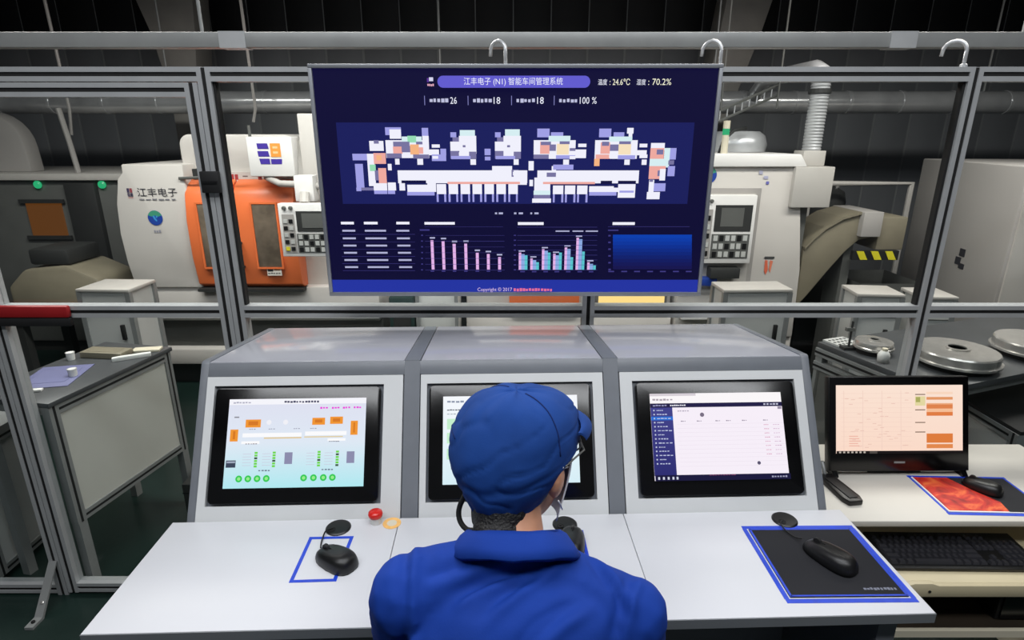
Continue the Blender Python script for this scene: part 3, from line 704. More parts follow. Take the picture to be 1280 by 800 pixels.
ko = km.build('keycaps', 'keycap', kb); ko['kind'] = 'stuff'
# all-in-one computer
ai = thing('desktop_computer', 'black all-in-one computer with a cream and orange spreadsheet on screen', 'computer', (1.284, 1.692, .720), R(0.5))
TILT = Matrix.Translation((0, 0, .016)) @ Matrix.Rotation(R(-17.6), 4, 'X')
def aib(mb, n, m, **k): return mb.xf(TILT).build(n, m, ai, **k)
aib(B(-.234, .234, 0, .030, 0, .316), 'casing', 'black_plastic', bevel=.006)
aib(B(-.231, .231, -.002, .001, .003, .313), 'front_glass', 'black_gloss', bevel=.0008)
MB().prism([(.07, .12), (.10, .11), (.15, .004), (.15, 0), (.02, 0), (.02, .004), (.09, .012)], -.09, .09, 'x').build('stand_foot', 'black_plastic', ai, bevel=.002)
for s in (-1, 1):
    MB().prism([(-.012, 0), (-.012, .006), (.004, .02), (.03, .02), (.08, .006), (.08, 0)], s * .215 - .009, s * .215 + .009, 'x').build('side_foot', 'black_gloss', ai)
aib(B(-.018, .018, -.003, -.002, .028, .034), 'maker_badge', 'aluminium_dull')
c = Canvas(.422, .226)
c.rect(0, 0, 1, 1, lin((250, 226, 210)), lin((250, 218, 200)))
for i in range(4): c.rect(.06 + i * .15, .08, .064 + i * .15, .95, lin((238, 206, 192)))
for i in range(12): c.rect(.04, .12 + i * .07, .60, .124 + i * .07, lin((240, 208, 194)))
for i in range(40):
    rr = random.Random(i); u = .06 + rr.random() * .5; v = .1 + rr.random() * .82; c.rect(u, v, u + .03, v + .008, lin((230, 190, 176)))
for i in range(5): c.rect(.10, .74 + i * .035, .17 + .01 * (i % 3), .752 + i * .035, lin((236, 176, 160)))
for v0, v1, k in ((.10, .135, (248, 214, 190)), (.175, .215, (226, 150, 100)), (.265, .285, (236, 170, 126)), (.285, .345, (222, 130, 76)), (.345, .395, (246, 190, 150)), (.395, .45, (224, 124, 66)), (.71, .845, (222, 124, 60)), (.865, .925, (226, 136, 76))): c.rect(.71, v0, .917, v1, lin(k))
for v in (.13, .355, .54, .68): c.rect(.62, v, .70, v + .014, lin((120, 96, 80)))
c.rect(.62, .165, .70, .30, lin((226, 214, 160))); c.rect(.625, .175, .66, .25, lin((170, 170, 96)))
c.rect(0, .96, 1, 1, lin((26, 22, 22)))
for i in range(7): c.rect(.02 + i * .032, .968, .036 + i * .032, .992, lin((190, 180, 170)))
c.rect(.26, .962, .32, .998, lin((80, 74, 70)))
c.build('screen_image', 'panel_display', ai, TILT @ Matrix.Translation((0, -.0024, .174)))
# red pad, mouse and telephone-like handset
rp_ = thing('mouse_pad', 'red mouse pad with blue border under the black mouse by the desktop computer', 'mouse pad', (1.465, 1.583, .7202), R(-2))
B(-.145, .145, -.092, .092, 0, .003).build('pad_sheet', 'pad_red', rp_, bevel=.0008)
for (a, b, c_, d, mm) in ((-.158, .158, -.106, -.094, 'tape_blue'), (-.158, .158, .094, .104, 'tape_blue'), (-.156, -.150, -.094, .094, 'tape_blue'), (.150, .156, -.094, .094, 'tape_blue'), (-.150, .150, -.094, -.089, 'paper_white'), (-.150, -.1455, -.089, .092, 'paper_white')):
    B(a, b, c_, d, 0, .0006 if mm == 'tape_blue' else .0034).build('border_strip', mm, rp_)
mb_ = MB().prism([(.03, -.091), (.1449, -.091), (.1449, .091), (-.035, .091), (.0, .02), (.04, -.04)], .003, .0034, 'z').build('dark_print', 'pad_black', rp_)
mouse((1.498, 1.610, .7236), R(35), 'black computer mouse on the red mouse pad')
hs = thing('handset', 'flat black handset lying at the left corner of the computer table', 'handset', (1.040, 1.600, .720), R(8))
MB().prism([(-.022, -.075), (.022, -.075), (.03, -.05), (.024, .08), (-.024, .08), (-.03, -.05)], 0, .018, 'z').build('handset_body', 'black_plastic', hs, bevel=.004)
MB().prism([(-.014, -.06), (.014, -.06), (.018, .05), (-.018, .05)], .018, .021, 'z').build('top_pad', 'black_rubber', hs, bevel=.001)
MB().tube([(0, .075, .012), (.005, .09, .025), (0, .10, .05)], .006, 8).build('stub', 'aluminium_dull', hs, smooth=True)

# ------------------------------------------------------------------ machine hall behind the partition
def flat_print(parent, loc, w, h, draw, rotz=0.0, name='printed_mark'):
    c = Canvas(w, h); draw(c)
    return c.build(name, 'flat_print', parent, Matrix.Translation(loc) @ Matrix.Rotation(rotz, 4, 'Z'))
def pendant(t, x, y, z, w, h, name='control_panel'):
    """operator panel with its own screen, keys and knobs; all sub-parts of the panel"""
    p = B(x - w / 2, x + w / 2, y, y + .06, z - h / 2, z + h / 2).build(name, 'machine_bright', t, bevel=.006)
    def sub(mb, n, m): return mb.build(n, m, p)
    sub(B(x - w * .18, x + w * .44, y - .003, y + .001, z - h * .02, z + h * .36), 'panel_screen', 'machine_dark')
    sub(B(x - w * .08, x + w * .30, y - .005, y - .003, z + h * .05, z + h * .32), 'lcd', 'machine_grey')
    sub(B(x - w * .44, x - w * .22, y - .003, y + .001, z - h * .42, z + h * .30), 'key_strip', 'cabinet_grey')
    sub(B(x - w * .20, x + w * .44, y - .003, y + .001, z - h * .42, z - h * .06), 'key_field', 'machine_grey')
    for i in range(6):
        for k in range(3):
            sub(B(x - w * .17 + i * w * .1, x - w * .10 + i * w * .1, y - .007, y - .003, z - h * .40 + k * h * .12, z - h * .32 + k * h * .12), 'key', 'cart_panel' if (i + k) % 3 else 'black_plastic')
    for k in range(5):
        for i in range(2):
            sub(B(x - w * .42 + i * w * .10, x - w * .35 + i * w * .10, y - .007, y - .003, z - h * .38 + k * h * .13, z - h * .31 + k * h * .13), 'key', 'black_plastic' if (i + k) % 2 else 'hazard_yellow' if k == 0 else 'cart_panel')
    for i in range(2):
        MB().lathe([(.012, 0), (.012, .014), (.008, .016)], (x - w * .38 + i * w * .12, y, z + h * .42), 10, M=Matrix.Rotation(R(90), 3, 'X')).build('knob', 'machine_grey', p)
    return p
def globe(c):
    n = 20
    c.disc(.5, .5, .48, lin((28, 66, 158)), 22)
    c.poly([(.5 + .47 * math.cos(R(a)), .5 - .47 * math.sin(R(a))) for a in range(20, 161, 14)] + [(.30, .42), (.5, .34), (.70, .42)], lin((64, 150, 120)))
    c.poly([(.34, .38), (.46, .34), (.5, .5), (.62, .70), (.52, .72), (.40, .56)], lin((60, 150, 214)))
    c.poly([(.58, .36), (.68, .40), (.60, .52), (.54, .46)], lin((60, 150, 214)))

# --- left lathe with orange doors (front at y = 4)
lt1 = thing('cnc_lathe', 'white machine tool with two orange sliding doors left of the wall screen', 'machine', (-1.9, 4.3, 0))
def wbuild(mb, n, m, t=lt1, **k): return mb.build(n, m, t, world=True, **k)
wbuild(B(-2.74, -.95, 4.02, 5.2, .52, .77), 'base_casting', 'machine_white', bevel=.01)
wbuild(B(-2.70, -.95, 4.10, 5.2, .30, .52), 'base_recess', 'machine_grey')
wbuild(B(-2.74, -.95, 4.02, 5.2, .18, .30), 'base_foot', 'machine_white', bevel=.01)
wbuild(B(-2.70, -.95, 4.12, 5.2, .0, .18), 'plinth', 'machine_dark')
wbuild(B(-2.74, -.95, 3.985, 4.02, .545, .60), 'drip_ledge', 'machine_bright', bevel=.006)
# left column with a bowed left flank
fl = [(-2.66, .77), (-2.685, .95), (-2.695, 1.15), (-2.68, 1.35), (-2.64, 1.52), (-2.60, 1.56), (-2.60, 1.615), (-2.19, 1.615), (-2.19, .77)]
wbuild(MB().prism(fl, 4.0, 5.1), 'headstock_cover', 'machine_white', bevel=.012)
# upper hood with rounded corner
hd = [(-2.27, 1.55)] + [(-2.20 - .07 * math.cos(R(a)), 1.735 + .07 * math.sin(R(a))) for a in range(0, 91, 15)] + [(-1.55, 1.805), (-1.30, 1.74), (-1.22, 1.55)]
wbuild(MB().prism(hd, 4.15, 5.1), 'upper_hood', 'machine_white', bevel=.012)
wbuild(B(-2.15, -.95, 4.10, 5.1, .77, 1.56), 'enclosure', 'machine_white')
# orange doors with smoked windows
def door(x0, x1, wx0, wx1, wz0, wz1):
    zt = 1.515; pts = []
    d = MB()
    prof = [(4.03, .772), (3.985, .80), (3.955, 1.0), (3.955, 1.25), (3.985, 1.42), (4.03, 1.48), (4.10, zt), (4.10, .772)]
    d.prism(prof, x0, x1, 'x')
    o = wbuild(d, 'sliding_door', 'machine_orange', bevel=.008)
    m = MB().box(wx0, wx1, 3.948, 3.958, wz0, wz1); g = m.build('door_window', 'window_smoke', o, bevel=.004)
    g.location = (-lt1.location.x, -lt1.location.y, 0)
    m = MB(); r = .012
    m.box(wx0 - r, wx1 + r, 3.944, 3.957, wz1, wz1 + r); m.box(wx0 - r, wx1 + r, 3.944, 3.957, wz0 - r, wz0); m.box(wx0 - r, wx0, 3.944, 3.957, wz0, wz1); m.box(wx1, wx1 + r, 3.944, 3.957, wz0, wz1)
    q = m.build('window_trim', 'machine_orange', o); q.location = g.location
    return o
d1 = door(-2.20, -1.885, -2.11, -2.0, .93, 1.36)
d2 = door(-1.875, -1.47, -1.745, -1.585, .93, 1.36)
hdl = MB().tube([(-1.85, 3.955, .93), (-1.85, 3.925, .95), (-1.85, 3.925, 1.08), (-1.85, 3.955, 1.10)], .010, 8).build('door_handle', 'machine_dark', d2, smooth=True); hdl.location = (-lt1.location.x, -lt1.location.y, 0)
wbuild(B(-2.20, -1.46, 3.955, 4.06, .752, .772), 'door_track', 'machine_dark')
flat_print(d2, (-1.645 - lt1.location.x, 3.951 - lt1.location.y, .905), .10, .07, lambda c: (c.rect(0, 0, 1, 1, lin((226, 220, 210))), c.rect(.05, .1, .42, .6, lin((60, 56, 60))), c.rect(.5, .15, .9, .5, lin((200, 150, 110))), c.dashes(.05, .7, .95, .85, lin((90, 90, 90)), 5, 2)), name='warning_sticker')
# lettering, logo and globe mark on the headstock cover
def logo_left(c):
    c.text('江丰电子', .20, .0, 1, .68, lin((50, 50, 58)))
    c.dashes(.22, .84, 1, .98, lin((130, 130, 136)), 6, 5)
def logo_mark(c):
    c.rect(.0, .05, .45, .45, lin((70, 60, 90))); c.rect(.55, .05, 1, .45, lin((150, 70, 80))); c.rect(.0, .52, .45, .82, lin((90, 80, 100))); c.rect(.55, .52, 1, .82, lin((60, 56, 76))); c.rect(0, .92, 1, .96, lin((196, 90, 90)))
LX, LYY = lt1.location.x, lt1.location.y
flat_print(lt1, (-2.42 - LX, 3.996 - LYY, 1.42), .335, .085, logo_left, name='maker_lettering')
flat_print(lt1, (-2.57 - LX, 3.996 - LYY, 1.428), .036, .07, logo_mark, name='maker_logo')
flat_print(lt1, (-2.43 - LX, 3.996 - LYY, 1.262), .105, .105, globe, name='globe_emblem')
flat_print(lt1, (-2.43 - LX, 3.996 - LYY, 1.17), .05, .02, lambda c: c.dashes(0, 0, 1, 1, lin((150, 150, 160)), 3, 3), name='small_print')
# logo box on the hood
bxo = wbuild(B(-1.685, -1.395, 3.86, 4.15, 1.545, 1.79), 'logo_box', 'machine_bright', bevel=.008)
def logo_box(c):
    pu = lin((66, 46, 152)); og = lin((240, 156, 66))
    for v in (.0, .36): c.poly([(.02, v), (.46, v), (.50, v + .26), (.04, v + .26)], pu)
    c.poly([(.06, .72), (.48, .72), (.50, .98), (.10, .98)], pu); c.poly([(.54, .74), (1, .74), (.98, .98), (.54, .98)], pu)
    c.rect(.56, .0, .98, .64, og); c.rect(.66, .14, .86, .24, lin((246, 200, 150))); c.rect(.66, .38, .86, .48, lin((246, 200, 150)))
flat_print(lt1, (-1.545 - LX, 3.858 - LYY, 1.685), .155, .13, logo_box, name='maker_emblem')
wbuild(MB().prism([(3.9, 1.545), (4.15, 1.545), (4.15, 1.75), (3.98, 1.77)], -1.395, -1.23, 'x'), 'box_flank', 'cabinet_light', bevel=.006)
wbuild(B(-1.36, -1.24, 3.9, 4.05, 1.3, 1.93), 'chimney_housing', 'machine_white', bevel=.008)
wbuild(MB().tube([(-1.715, 4.0, 1.54), (-1.715, 4.0, 1.86)], .010, 8), 'signal_pole', 'machine_grey')
wbuild(B(-2.13, -2.09, 4.0, 4.06, 1.515, 1.585), 'door_motor', 'machine_dark')
wbuild(MB().tube([(-2.22, 3.99, 1.525), (-1.95, 3.985, 1.535)], .010, 6), 'guide_bar', 'machine_grey')
wbuild(MB().tube([(-1.60, 3.9, 1.54), (-1.5, 3.86, 1.50), (-1.35, 3.8, 1.50), (-1.2, 3.78, 1.49)], .022, 8), 'pendant_arm', 'cabinet_light', smooth=True)
wbuild(B(-1.36, -1.24, 3.72, 3.82, 1.40, 1.56), 'arm_joint', 'machine_bright', bevel=.006)
pendant(lt1, -1.27 - LX, 3.62 - LYY, 1.235, .34, .33)
wbuild(MB().tube([(-1.29, 3.68, 1.40), (-1.29, 3.70, 1.46)], .03, 10), 'pendant_neck', 'machine_white')
# red lettering strip over the right door (unreadable marks)
flat_print(lt1, (-1.73 - LX, 3.975 - LYY, 1.535), .28, .055, lambda c: (c.dashes(0, .15, .22, .9, lin((176, 60, 60)), 2, 1), c.rect(.30, .35, .42, .5, lin((120, 100, 96))), c.dashes(.66, .1, .95, .9, lin((190, 70, 66)), 2, 4)), name='red_lettering')

# --- middle machine mostly hidden by the wall screen
lt2 = thing('cnc_lathe', 'machine tool with an orange panel just showing below the wall screen', 'machine', (.1, 4.4, 0))
def w2(mb, n, m, **k): return mb.build(n, m, lt2, world=True, **k)
w2(B(-.33, 1.15, 4.02, 5.2, .0, .56), 'base_casting', 'machine_white', bevel=.01)
w2(B(-.33, 1.15, 4.08, 5.2, .56, 1.6), 'enclosure', 'machine_white', bevel=.01)
w2(B(-.02, .48, 4.0, 4.08, .60, 1.5), 'front_door', 'machine_orange', bevel=.01)
w2(B(-.02, .48, 3.99, 4.02, .575, .597), 'door_track', 'machine_dark')
w2(B(.60, 1.11, 4.03, 4.09, .60, .78), 'glow_strip_frame', 'machine_grey')
w2(B(.62, 1.09, 4.02, 4.03, .635, .70), 'glow_strip', 'glow_warm')  # glowing strip standing in for a brightly lit machine interior
# --- grey cabinet and green box between the two
gc = thing('tool_cabinet', 'pale grey framed cabinet glimpsed under the left half of the wall screen', 'cabinet', (-.5, 3.95, 0))
B(-.15, .125, -.12, .2, 0, .78).build('cabinet_body', 'cart_panel', gc, bevel=.006)
for x in (-.145, .12): B(x - .012, x + .012, -.135, -.12, 0, .78).build('frame_post', 'aluminium_dull', gc)
B(-.13, .105, -.132, -.12, .655, .675).build('drawer_gap', 'machine_grey', gc)
gb = thing('electrics_box', 'small dark green box under the wall screen\'s left half', 'box', (-.76, 3.95, 0))
B(-.085, .085, -.1, .2, 0, .74).build('box_body', 'green_box', gb, bevel=.006)
B(-.06, .06, -.106, -.1, .45, .60).build('box_door', 'machine_dark', gb)

# --- right lathe
lt3 = thing('cnc_lathe', 'cream machine tool with control panel right of the wall screen', 'machine', (1.6, 4.4, 0))
def w3(mb, n, m, **k): return mb.build(n, m, lt3, world=True, **k)
w3(MB().prism([(1.17, .40), (2.035, .40), (2.02, .9), (1.92, 1.62), (1.17, 1.62)], 4.0, 5.1), 'enclosure', 'machine_white', bevel=.012)
w3(B(1.17, 2.04, 4.02, 5.2, .12, .40), 'base_casting', 'machine_white', bevel=.01)
w3(B(1.2, 2.0, 4.1, 5.2, 0, .12), 'plinth', 'machine_dark')
w3(MB().prism([(1.17, 1.60), (1.95, 1.60), (1.90, 1.68), (1.17, 1.685)], 3.97, 4.9), 'top_lid', 'machine_bright', bevel=.008)
w3(B(1.18, 1.675, 3.992, 4.0, .72, 1.46), 'recess_border', 'cabinet_grey')
w3(B(1.18, 1.64, 3.985, 3.993, .74, 1.425), 'recess_panel', 'cabinet_light')
pendant(lt3, 1.43 - 1.6, 3.93 - 4.4, 1.19, .40, .46)
w3(B(1.36, 1.56, 3.90, 4.0, .86, .93), 'handwheel_tray', 'machine_dark', bevel=.004)
w3(B(1.20, 1.42, 3.92, 4.0, .80, .86), 'blue_cloth', 'globe_blue', bevel=.012)
w3(B(1.20, 1.9, 3.94, 4.02, .55, .60), 'drip_ledge', 'machine_bright', bevel=.006)
flat_print(lt3, (1.31 - 1.6, 3.996 - 4.4, 1.545), .115, .115, globe, name='globe_emblem')
flat_print(lt3, (1.69 - 1.6, 3.996 - 4.4, 1.53), .10, .10, lambda c: (c.rect(.05, .05, .3, .3, lin((170, 170, 190))), c.rect(.4, .4, .7, .6, lin((176, 176, 200))), c.rect(.6, .75, .8, .95, lin((110, 110, 180)))), name='faint_emblem')
flat_print(lt3, (1.79 - 1.6, 3.996 - 4.4, .93), .07, .13, lambda c: (c.rect(0, 0, 1, .12, lin((70, 70, 70))), c.poly([(.1, .2), (.35, .2), (.5, .7), (.35, 1), (.15, .8)], lin((226, 110, 80))), c.poly([(.6, .2), (.9, .25), (.75, .9), (.6, .7)], lin((230, 130, 100)))), name='red_tag')
w3(B(1.87, 2.13, 3.96, 4.25, 1.335, 1.60), 'side_box', 'cabinet_light', bevel=.006)
w3(B(1.95, 2.10, 4.05, 4.2, 1.60, 1.70), 'side_box_cap', 'cabinet_light', bevel=.006)
w3(B(1.95, 2.03, 4.05, 4.2, .60, 1.34), 'side_stand', 'machine_grey')
w3(MB().lathe([(0, 0), (.20, .0), (.21, .05), (.19, .11), (.15, .14), (0, .145)], (1.66, 4.5, 1.685), 26), 'oil_mist_tank', 'galvanised', smooth='angle')
w3(MB().tube([(1.415, 4.05, 1.68), (1.415, 4.05, 1.80)], .022, 10), 'signal_lamp_base', 'cream')
w3(MB().tube([(1.415, 4.05, 1.80), (1.415, 4.05, 1.84)], .022, 10), 'signal_lamp_green', 'led_green')
w3(MB().tube([(1.415, 4.05, 1.84), (1.415, 4.05, 1.89)], .022, 10), 'signal_lamp_top', 'cream')
w3(MB().tube([(1.40, 4.1, 1.68), (1.44, 4.15, 1.77), (1.52, 4.2, 1.83), (1.62, 4.25, 1.845)], .012, 8), 'hose', 'machine_dark', smooth=True)

# --- chip conveyor
cv = thing('chip_conveyor', 'khaki curved chip conveyor rising beside the right machine', 'conveyor', (2.3, 4.2, 0))
top = [(2.045, 1.04), (2.10, 1.11), (2.17, 1.18), (2.28, 1.25), (2.40, 1.285), (2.50, 1.285)]
bot = [(2.50, 1.12), (2.42, 1.10), (2.34, 1.02), (2.24, .88), (2.12, .70), (2.045, .60)]
MB().prism(top + bot, 4.05, 4.38).build('curved_chute', 'khaki', cv, world=True, bevel=.008)
MB().prism([(p[0], p[1] + .012) for p in top] + [(p[0], p[1] - .004) for p in reversed(top)], 4.03, 4.40).build('chute_cover', 'khaki', cv, world=True)
B(2.40, 2.535, 4.0, 4.42, 1.13, 1.30).build('discharge_box', 'cabinet_grey', cv, world=True, bevel=.006)
B(2.55, 2.74, 4.05, 4.4, 1.03, 1.26).build('motor_housing', 'khaki', cv, world=True, bevel=.01)
B(2.36, 2.42, 4.1, 4.3, 0, 1.12).build('support_leg', 'machine_grey', cv, world=True)
hzb = B(2.38, 2.70, 4.02, 4.05, .965, 1.03).build('hazard_board', 'slot_black', cv, world=True)
for i in range(3):
    x = 2.40 + i * .10
    q = MB().prism([(x, 1.028), (x + .05, 1.028), (x + .085, .968), (x + .035, .968)], 4.015, 4.02).build('yellow_stripe', 'hazard_yellow', hzb); q.location = (-2.3, -4.2, 0)
bn = thing('chip_bin', 'dark sheet-metal chip bin below the hazard-striped board', 'bin', (2.66, 4.2, 0))
MB().add([(-.20, -.2, .80), (.24, -.2, .80), (.24, .25, .80), (-.20, .25, .80), (-.12, -.15, .25), (.20, -.15, .25), (.20, .2, .25), (-.12, .2, .25)], [(0, 1, 5, 4), (1, 2, 6, 5), (2, 3, 7, 6), (3, 0, 4, 7), (4, 5, 6, 7)]).build('bin_shell', 'machine_grey', bn)
B(-.10, .18, -.12, .18, 0, .25).build('bin_base', 'machine_dark', bn)
gf = thing('guard_rail_frame', 'thin pale tube frame standing over the chip conveyor', 'frame', (2.4, 4.6, 0))
MB().tube([(2.30, 4.6, 1.445), (3.08, 4.6, 1.445), (3.08, 4.6, 0)], .022, 8).build('frame_tube', 'cabinet_light', gf, world=True)
MB().tube([(2.30, 4.6, 1.445), (2.30, 4.6, 0)], .022, 8).build('frame_tube', 'cabinet_light', gf, world=True)
mo = thing('pump_motor', 'round dark pump behind the chip conveyor', 'motor', (2.55, 4.9, 0))
MB().lathe([(0, 1.15), (.17, 1.15), (.19, 1.28), (.17, 1.36), (.10, 1.40), (0, 1.40)], (0, 0, 0), 22).build('pump_body', 'machine_dark', mo, smooth='angle')
B(-.1, .1, -.1, .1, 0, 1.15).build('pump_stand', 'machine_dark', mo)
for k in range(5): MB().lathe([(.018, 0), (.018, .02), (0, .022)], (.11 * math.cos(k * 1.25 + .6), .11 * math.sin(k * 1.25 + .6), 1.395), 8).build('pump_bolt', 'steel_shiny', mo)

# --- tall grey enclosure on the right
tc_ = thing('machine_enclosure', 'tall plain grey machine enclosure at the right edge', 'machine', (3.3, 4.0, 0))
pts = [(2.92, 3.40), (4.12, 3.19), (4.33, 4.39), (3.13, 4.60)]
MB().prism(pts, .60, 1.63, 'z').build('enclosure_body', 'cabinet_grey', tc_, world=True, bevel=.01)
MB().prism([(2.935, 3.382), (4.10, 3.178), (4.103, 3.193), (2.938, 3.397)], .62, 1.61, 'z').build('front_panel', 'cabinet_light', tc_, world=True)
MB().prism([(2.99, 3.46), (4.08, 3.27), (4.25, 4.33), (3.17, 4.52)], 0, .60, 'z').build('dark_base', 'slot_black', tc_, world=True)
p0 = Vector((2.856, 3.95, 0)); 
for i, (yy, zz, hh) in enumerate(((3.80, 1.03, .05), (3.83, .97, .05), (3.78, .95, .035))):
    x = 2.92 + (yy - 3.40) * .175
    MB().prism([(x - .004, yy), (x + .002, yy), (x + .0125, yy + .06), (x + .0065, yy + .06)], zz, zz + hh, 'z').build('black_mark', 'text_dark', tc_, world=True)
# --- carts (aluminium frame, white panels)
def cart(loc, w, d, h, label, rot=0.0):
    t = thing('tool_cart', label, 'cart', loc, rot, 'white tool carts behind the partition')
    a = .014
    B(-w / 2 + a, w / 2 - a, -d / 2 + .006, d / 2 - .006, .10, h - .02).build('cart_body', 'cart_panel', t)
    for sx in (-1, 1):
        for sy in (-1, 1):
            x, y = sx * (w / 2 - a), sy * (d / 2 - a)
            B(x - a, x + a, y - a, y + a, .06, h - .02).build('corner_post', 'aluminium_dull', t)
            MB().tube([(x - .012, y, .03), (x + .012, y, .03)], .03, 12).build('caster', 'black_rubber', t)
    B(-w / 2, w / 2, -d / 2, d / 2, h - .02, h).build('cart_top', 'cabinet_light', t, bevel=.004)
    B(w / 2 - .085, w / 2 - .065, -d / 2 - .012, -d / 2 + .006, h - .30, h - .21).build('door_handle', 'slot_black', t, bevel=.002)
    B(-w / 2 + .03, w / 2 - .03, -d / 2 + .002, -d / 2 + .006, h - .14, h - .135).build('drawer_line', 'machine_grey', t)
    for x in (-w / 2 + .02,): B(x, x + .02, -d / 2 - .008, -d / 2, h - .13, h - .10).build('hinge', 'slot_black', t)
    return t
cart((-2.325, 3.33, 0), .31, .25, .965, 'white tool cart with black handle behind the door at left', R(-2))
cart((1.395, 3.30, 0), .40, .20, .965, 'white tool cart in front of the cream machine', R(2))
cart((2.12, 3.32, 0), .26, .22, .935, 'white tool cart below the chip conveyor', R(-6))
cart((2.44, 3.30, 0), .20, .22, .925, 'narrow white tool cart in front of the tall grey enclosure', R(-4))

# --- dim machine at far left
lm = thing('cnc_machine', 'dim grey machine with an amber lit window at the far left', 'machine', (-3.7, 4.9, 0))
def w4(mb, n, m, **k): return mb.build(n, m, lm, world=True, **k)
w4(B(-5.4, -3.05, 4.75, 5.9, .10, 1.46), 'machine_body', 'machine_grey', bevel=.02)
w4(B(-5.4, -3.05, 4.70, 5.9, 1.46, 1.51), 'top_edge', 'cabinet_light', bevel=.006)
w4(MB().prism([(-4.9, 1.51)] + [(-4.25 + .28 * math.cos(R(a)), 1.70 + .28 * math.sin(R(a))) for a in range(90, -1, -15)] + [(-3.96, 1.51)], 4.95, 5.1), 'rounded_hood', 'cabinet_grey', bevel=.01)
w4(B(-3.90, -3.62, 4.735, 4.755, 1.02, 1.28), 'amber_window', 'lamp_amber')
w4(B(-3.94, -3.58, 4.72, 4.735, 1.28, 1.31), 'window_frame', 'machine_dark')
w4(B(-3.94, -3.58, 4.72, 4.735, .99, 1.02), 'window_frame', 'machine_dark')
w4(B(-3.54, -3.30, 4.70, 4.76, .70, 1.44), 'side_door', 'machine_dark', bevel=.006)
w4(B(-5.3, -3.2, 4.80, 5.8, 0, .10), 'plinth', 'machine_dark')
for x in (-3.76, -3.25): w4(MB().lathe([(.030, 0), (.030, .012), (.018, .02), (0, .022)], (x, 4.735, 1.425), 14, M=Matrix.Rotation(R(90), 3, 'X')), 'green_lamp', 'led_green')
w4(MB().tube([(-3.55, 4.85, 2.0), (-3.52, 4.85, 1.75), (-3.5, 4.85, 1.51)], .02, 8), 'mast', 'cabinet_grey')
# heap of castings in front of it
ct = thing('casting_stand', 'dark stand with metal castings before the amber-lit machine', 'stand', (-3.15, 4.1, 0))
MB().prism([(-.33, .80), (-.20, .92), (.10, .95), (.30, .86), (.33, .62), (-.33, .62)], -.2, .2).build('casting', 'khaki', ct, bevel=.03)
B(-.15, .12, -.18, .15, .95, 1.06).build('motor_block', 'machine_dark', ct, bevel=.02)
B(-.36, .36, -.25, .25, .56, .62).build('stand_top', 'machine_dark', ct)
for sx in (-.3, .3):
    for sy in (-.2, .2): B(sx - .03, sx + .03, sy - .03, sy + .03, 0, .56).build('leg', 'machine_dark', ct)

# --- ducts and pipes
du = thing('ventilation_duct', 'long galvanised round duct across the hall behind the machines', 'duct', (0, 5.3, 2.065))
MB().tube([(-6.9, 0, 0), (6.9, 0, 0)], .092, 24).build('duct_pipe', 'duct_metal', du, smooth='angle')
rm = None
for i in range(30):
    x = -6.6 + i * .45
    if rm is None:
        r_ = MB().tube([(-.012, 0, 0), (.012, 0, 0)], .097, 24).build('duct_collar', 'duct_metal', du, smooth='angle'); rm = r_.data
    else:
        r_ = bpy.data.objects.new('duct_collar', rm); COL.objects.link(r_); r_.parent = du
    r_.location = (x, 0, 0)
for x in (-5.2, -2.9, -.6, 1.7, 4.0): MB().tube([(x, 0, .09), (x, 0, 2.2)], .008, 6).build('hanger_rod', 'aluminium_dull', du)
vp = thing('exhaust_pipe', 'vertical corrugated pipe dropping to the box beside the cream machine', 'pipe', (2.03, 4.12, 1.70))
pf = []
for i in range(25): pf += [(.056, i * .02), (.062, i * .02 + .01)]
MB().lathe(pf, (0, 0, 0), 18).build('corrugated_pipe', 'galvanised', vp, smooth='angle')
MB().tube([(0, 0, .48), (0, .10, .52), (0, .9, .53), (0, 1.10, .42)], .058, 16).build('pipe_elbow', 'galvanised', vp, smooth=True)
MB().lathe([(.07, .36), (.07, .39)], (0, 0, 0), 18).build('pipe_clamp', 'machine_dark', vp)
tr_ = thing('cable_ladder', 'short slanted cable ladder in front of the duct by the vertical pipe', 'cable tray', (1.70, 4.4, 1.98))
for o_ in (-.035, .035): MB().tube([(-.22, 0, -.05 + o_), (.22, .1, .13 + o_)], .010, 6).build('ladder_side', 'machine_grey', tr_)
for i in range(9):
    k = i / 8; MB().tube([(-.22 + .44 * k, .1 * k, -.085 + .18 * k), (-.22 + .44 * k, .1 * k, -.015 + .18 * k)], .005, 6).build('rung', 'galvanised', tr_)
for x in (-.2, .2): MB().tube([(x, .05, .0), (x, .05, 2.3)], .007, 6).build('hanger_rod', 'machine_grey', tr_)
for (x, l1, l2) in ((-3.6, 1.80, 'left'), (-2.1, 1.9, 'right')):
    o = MB().tube([(x, 5.0, l1), (x + .03, 5.0, 2.0), (x, 5.0, 4.29)], .012, 6).build('drop_cable', 'cabinet_grey')
    tag(o, 'thin pale cable hanging beside the dim machine' if l2 == 'left' else 'thin pale cable hanging above the orange-doored machine', 'cable')

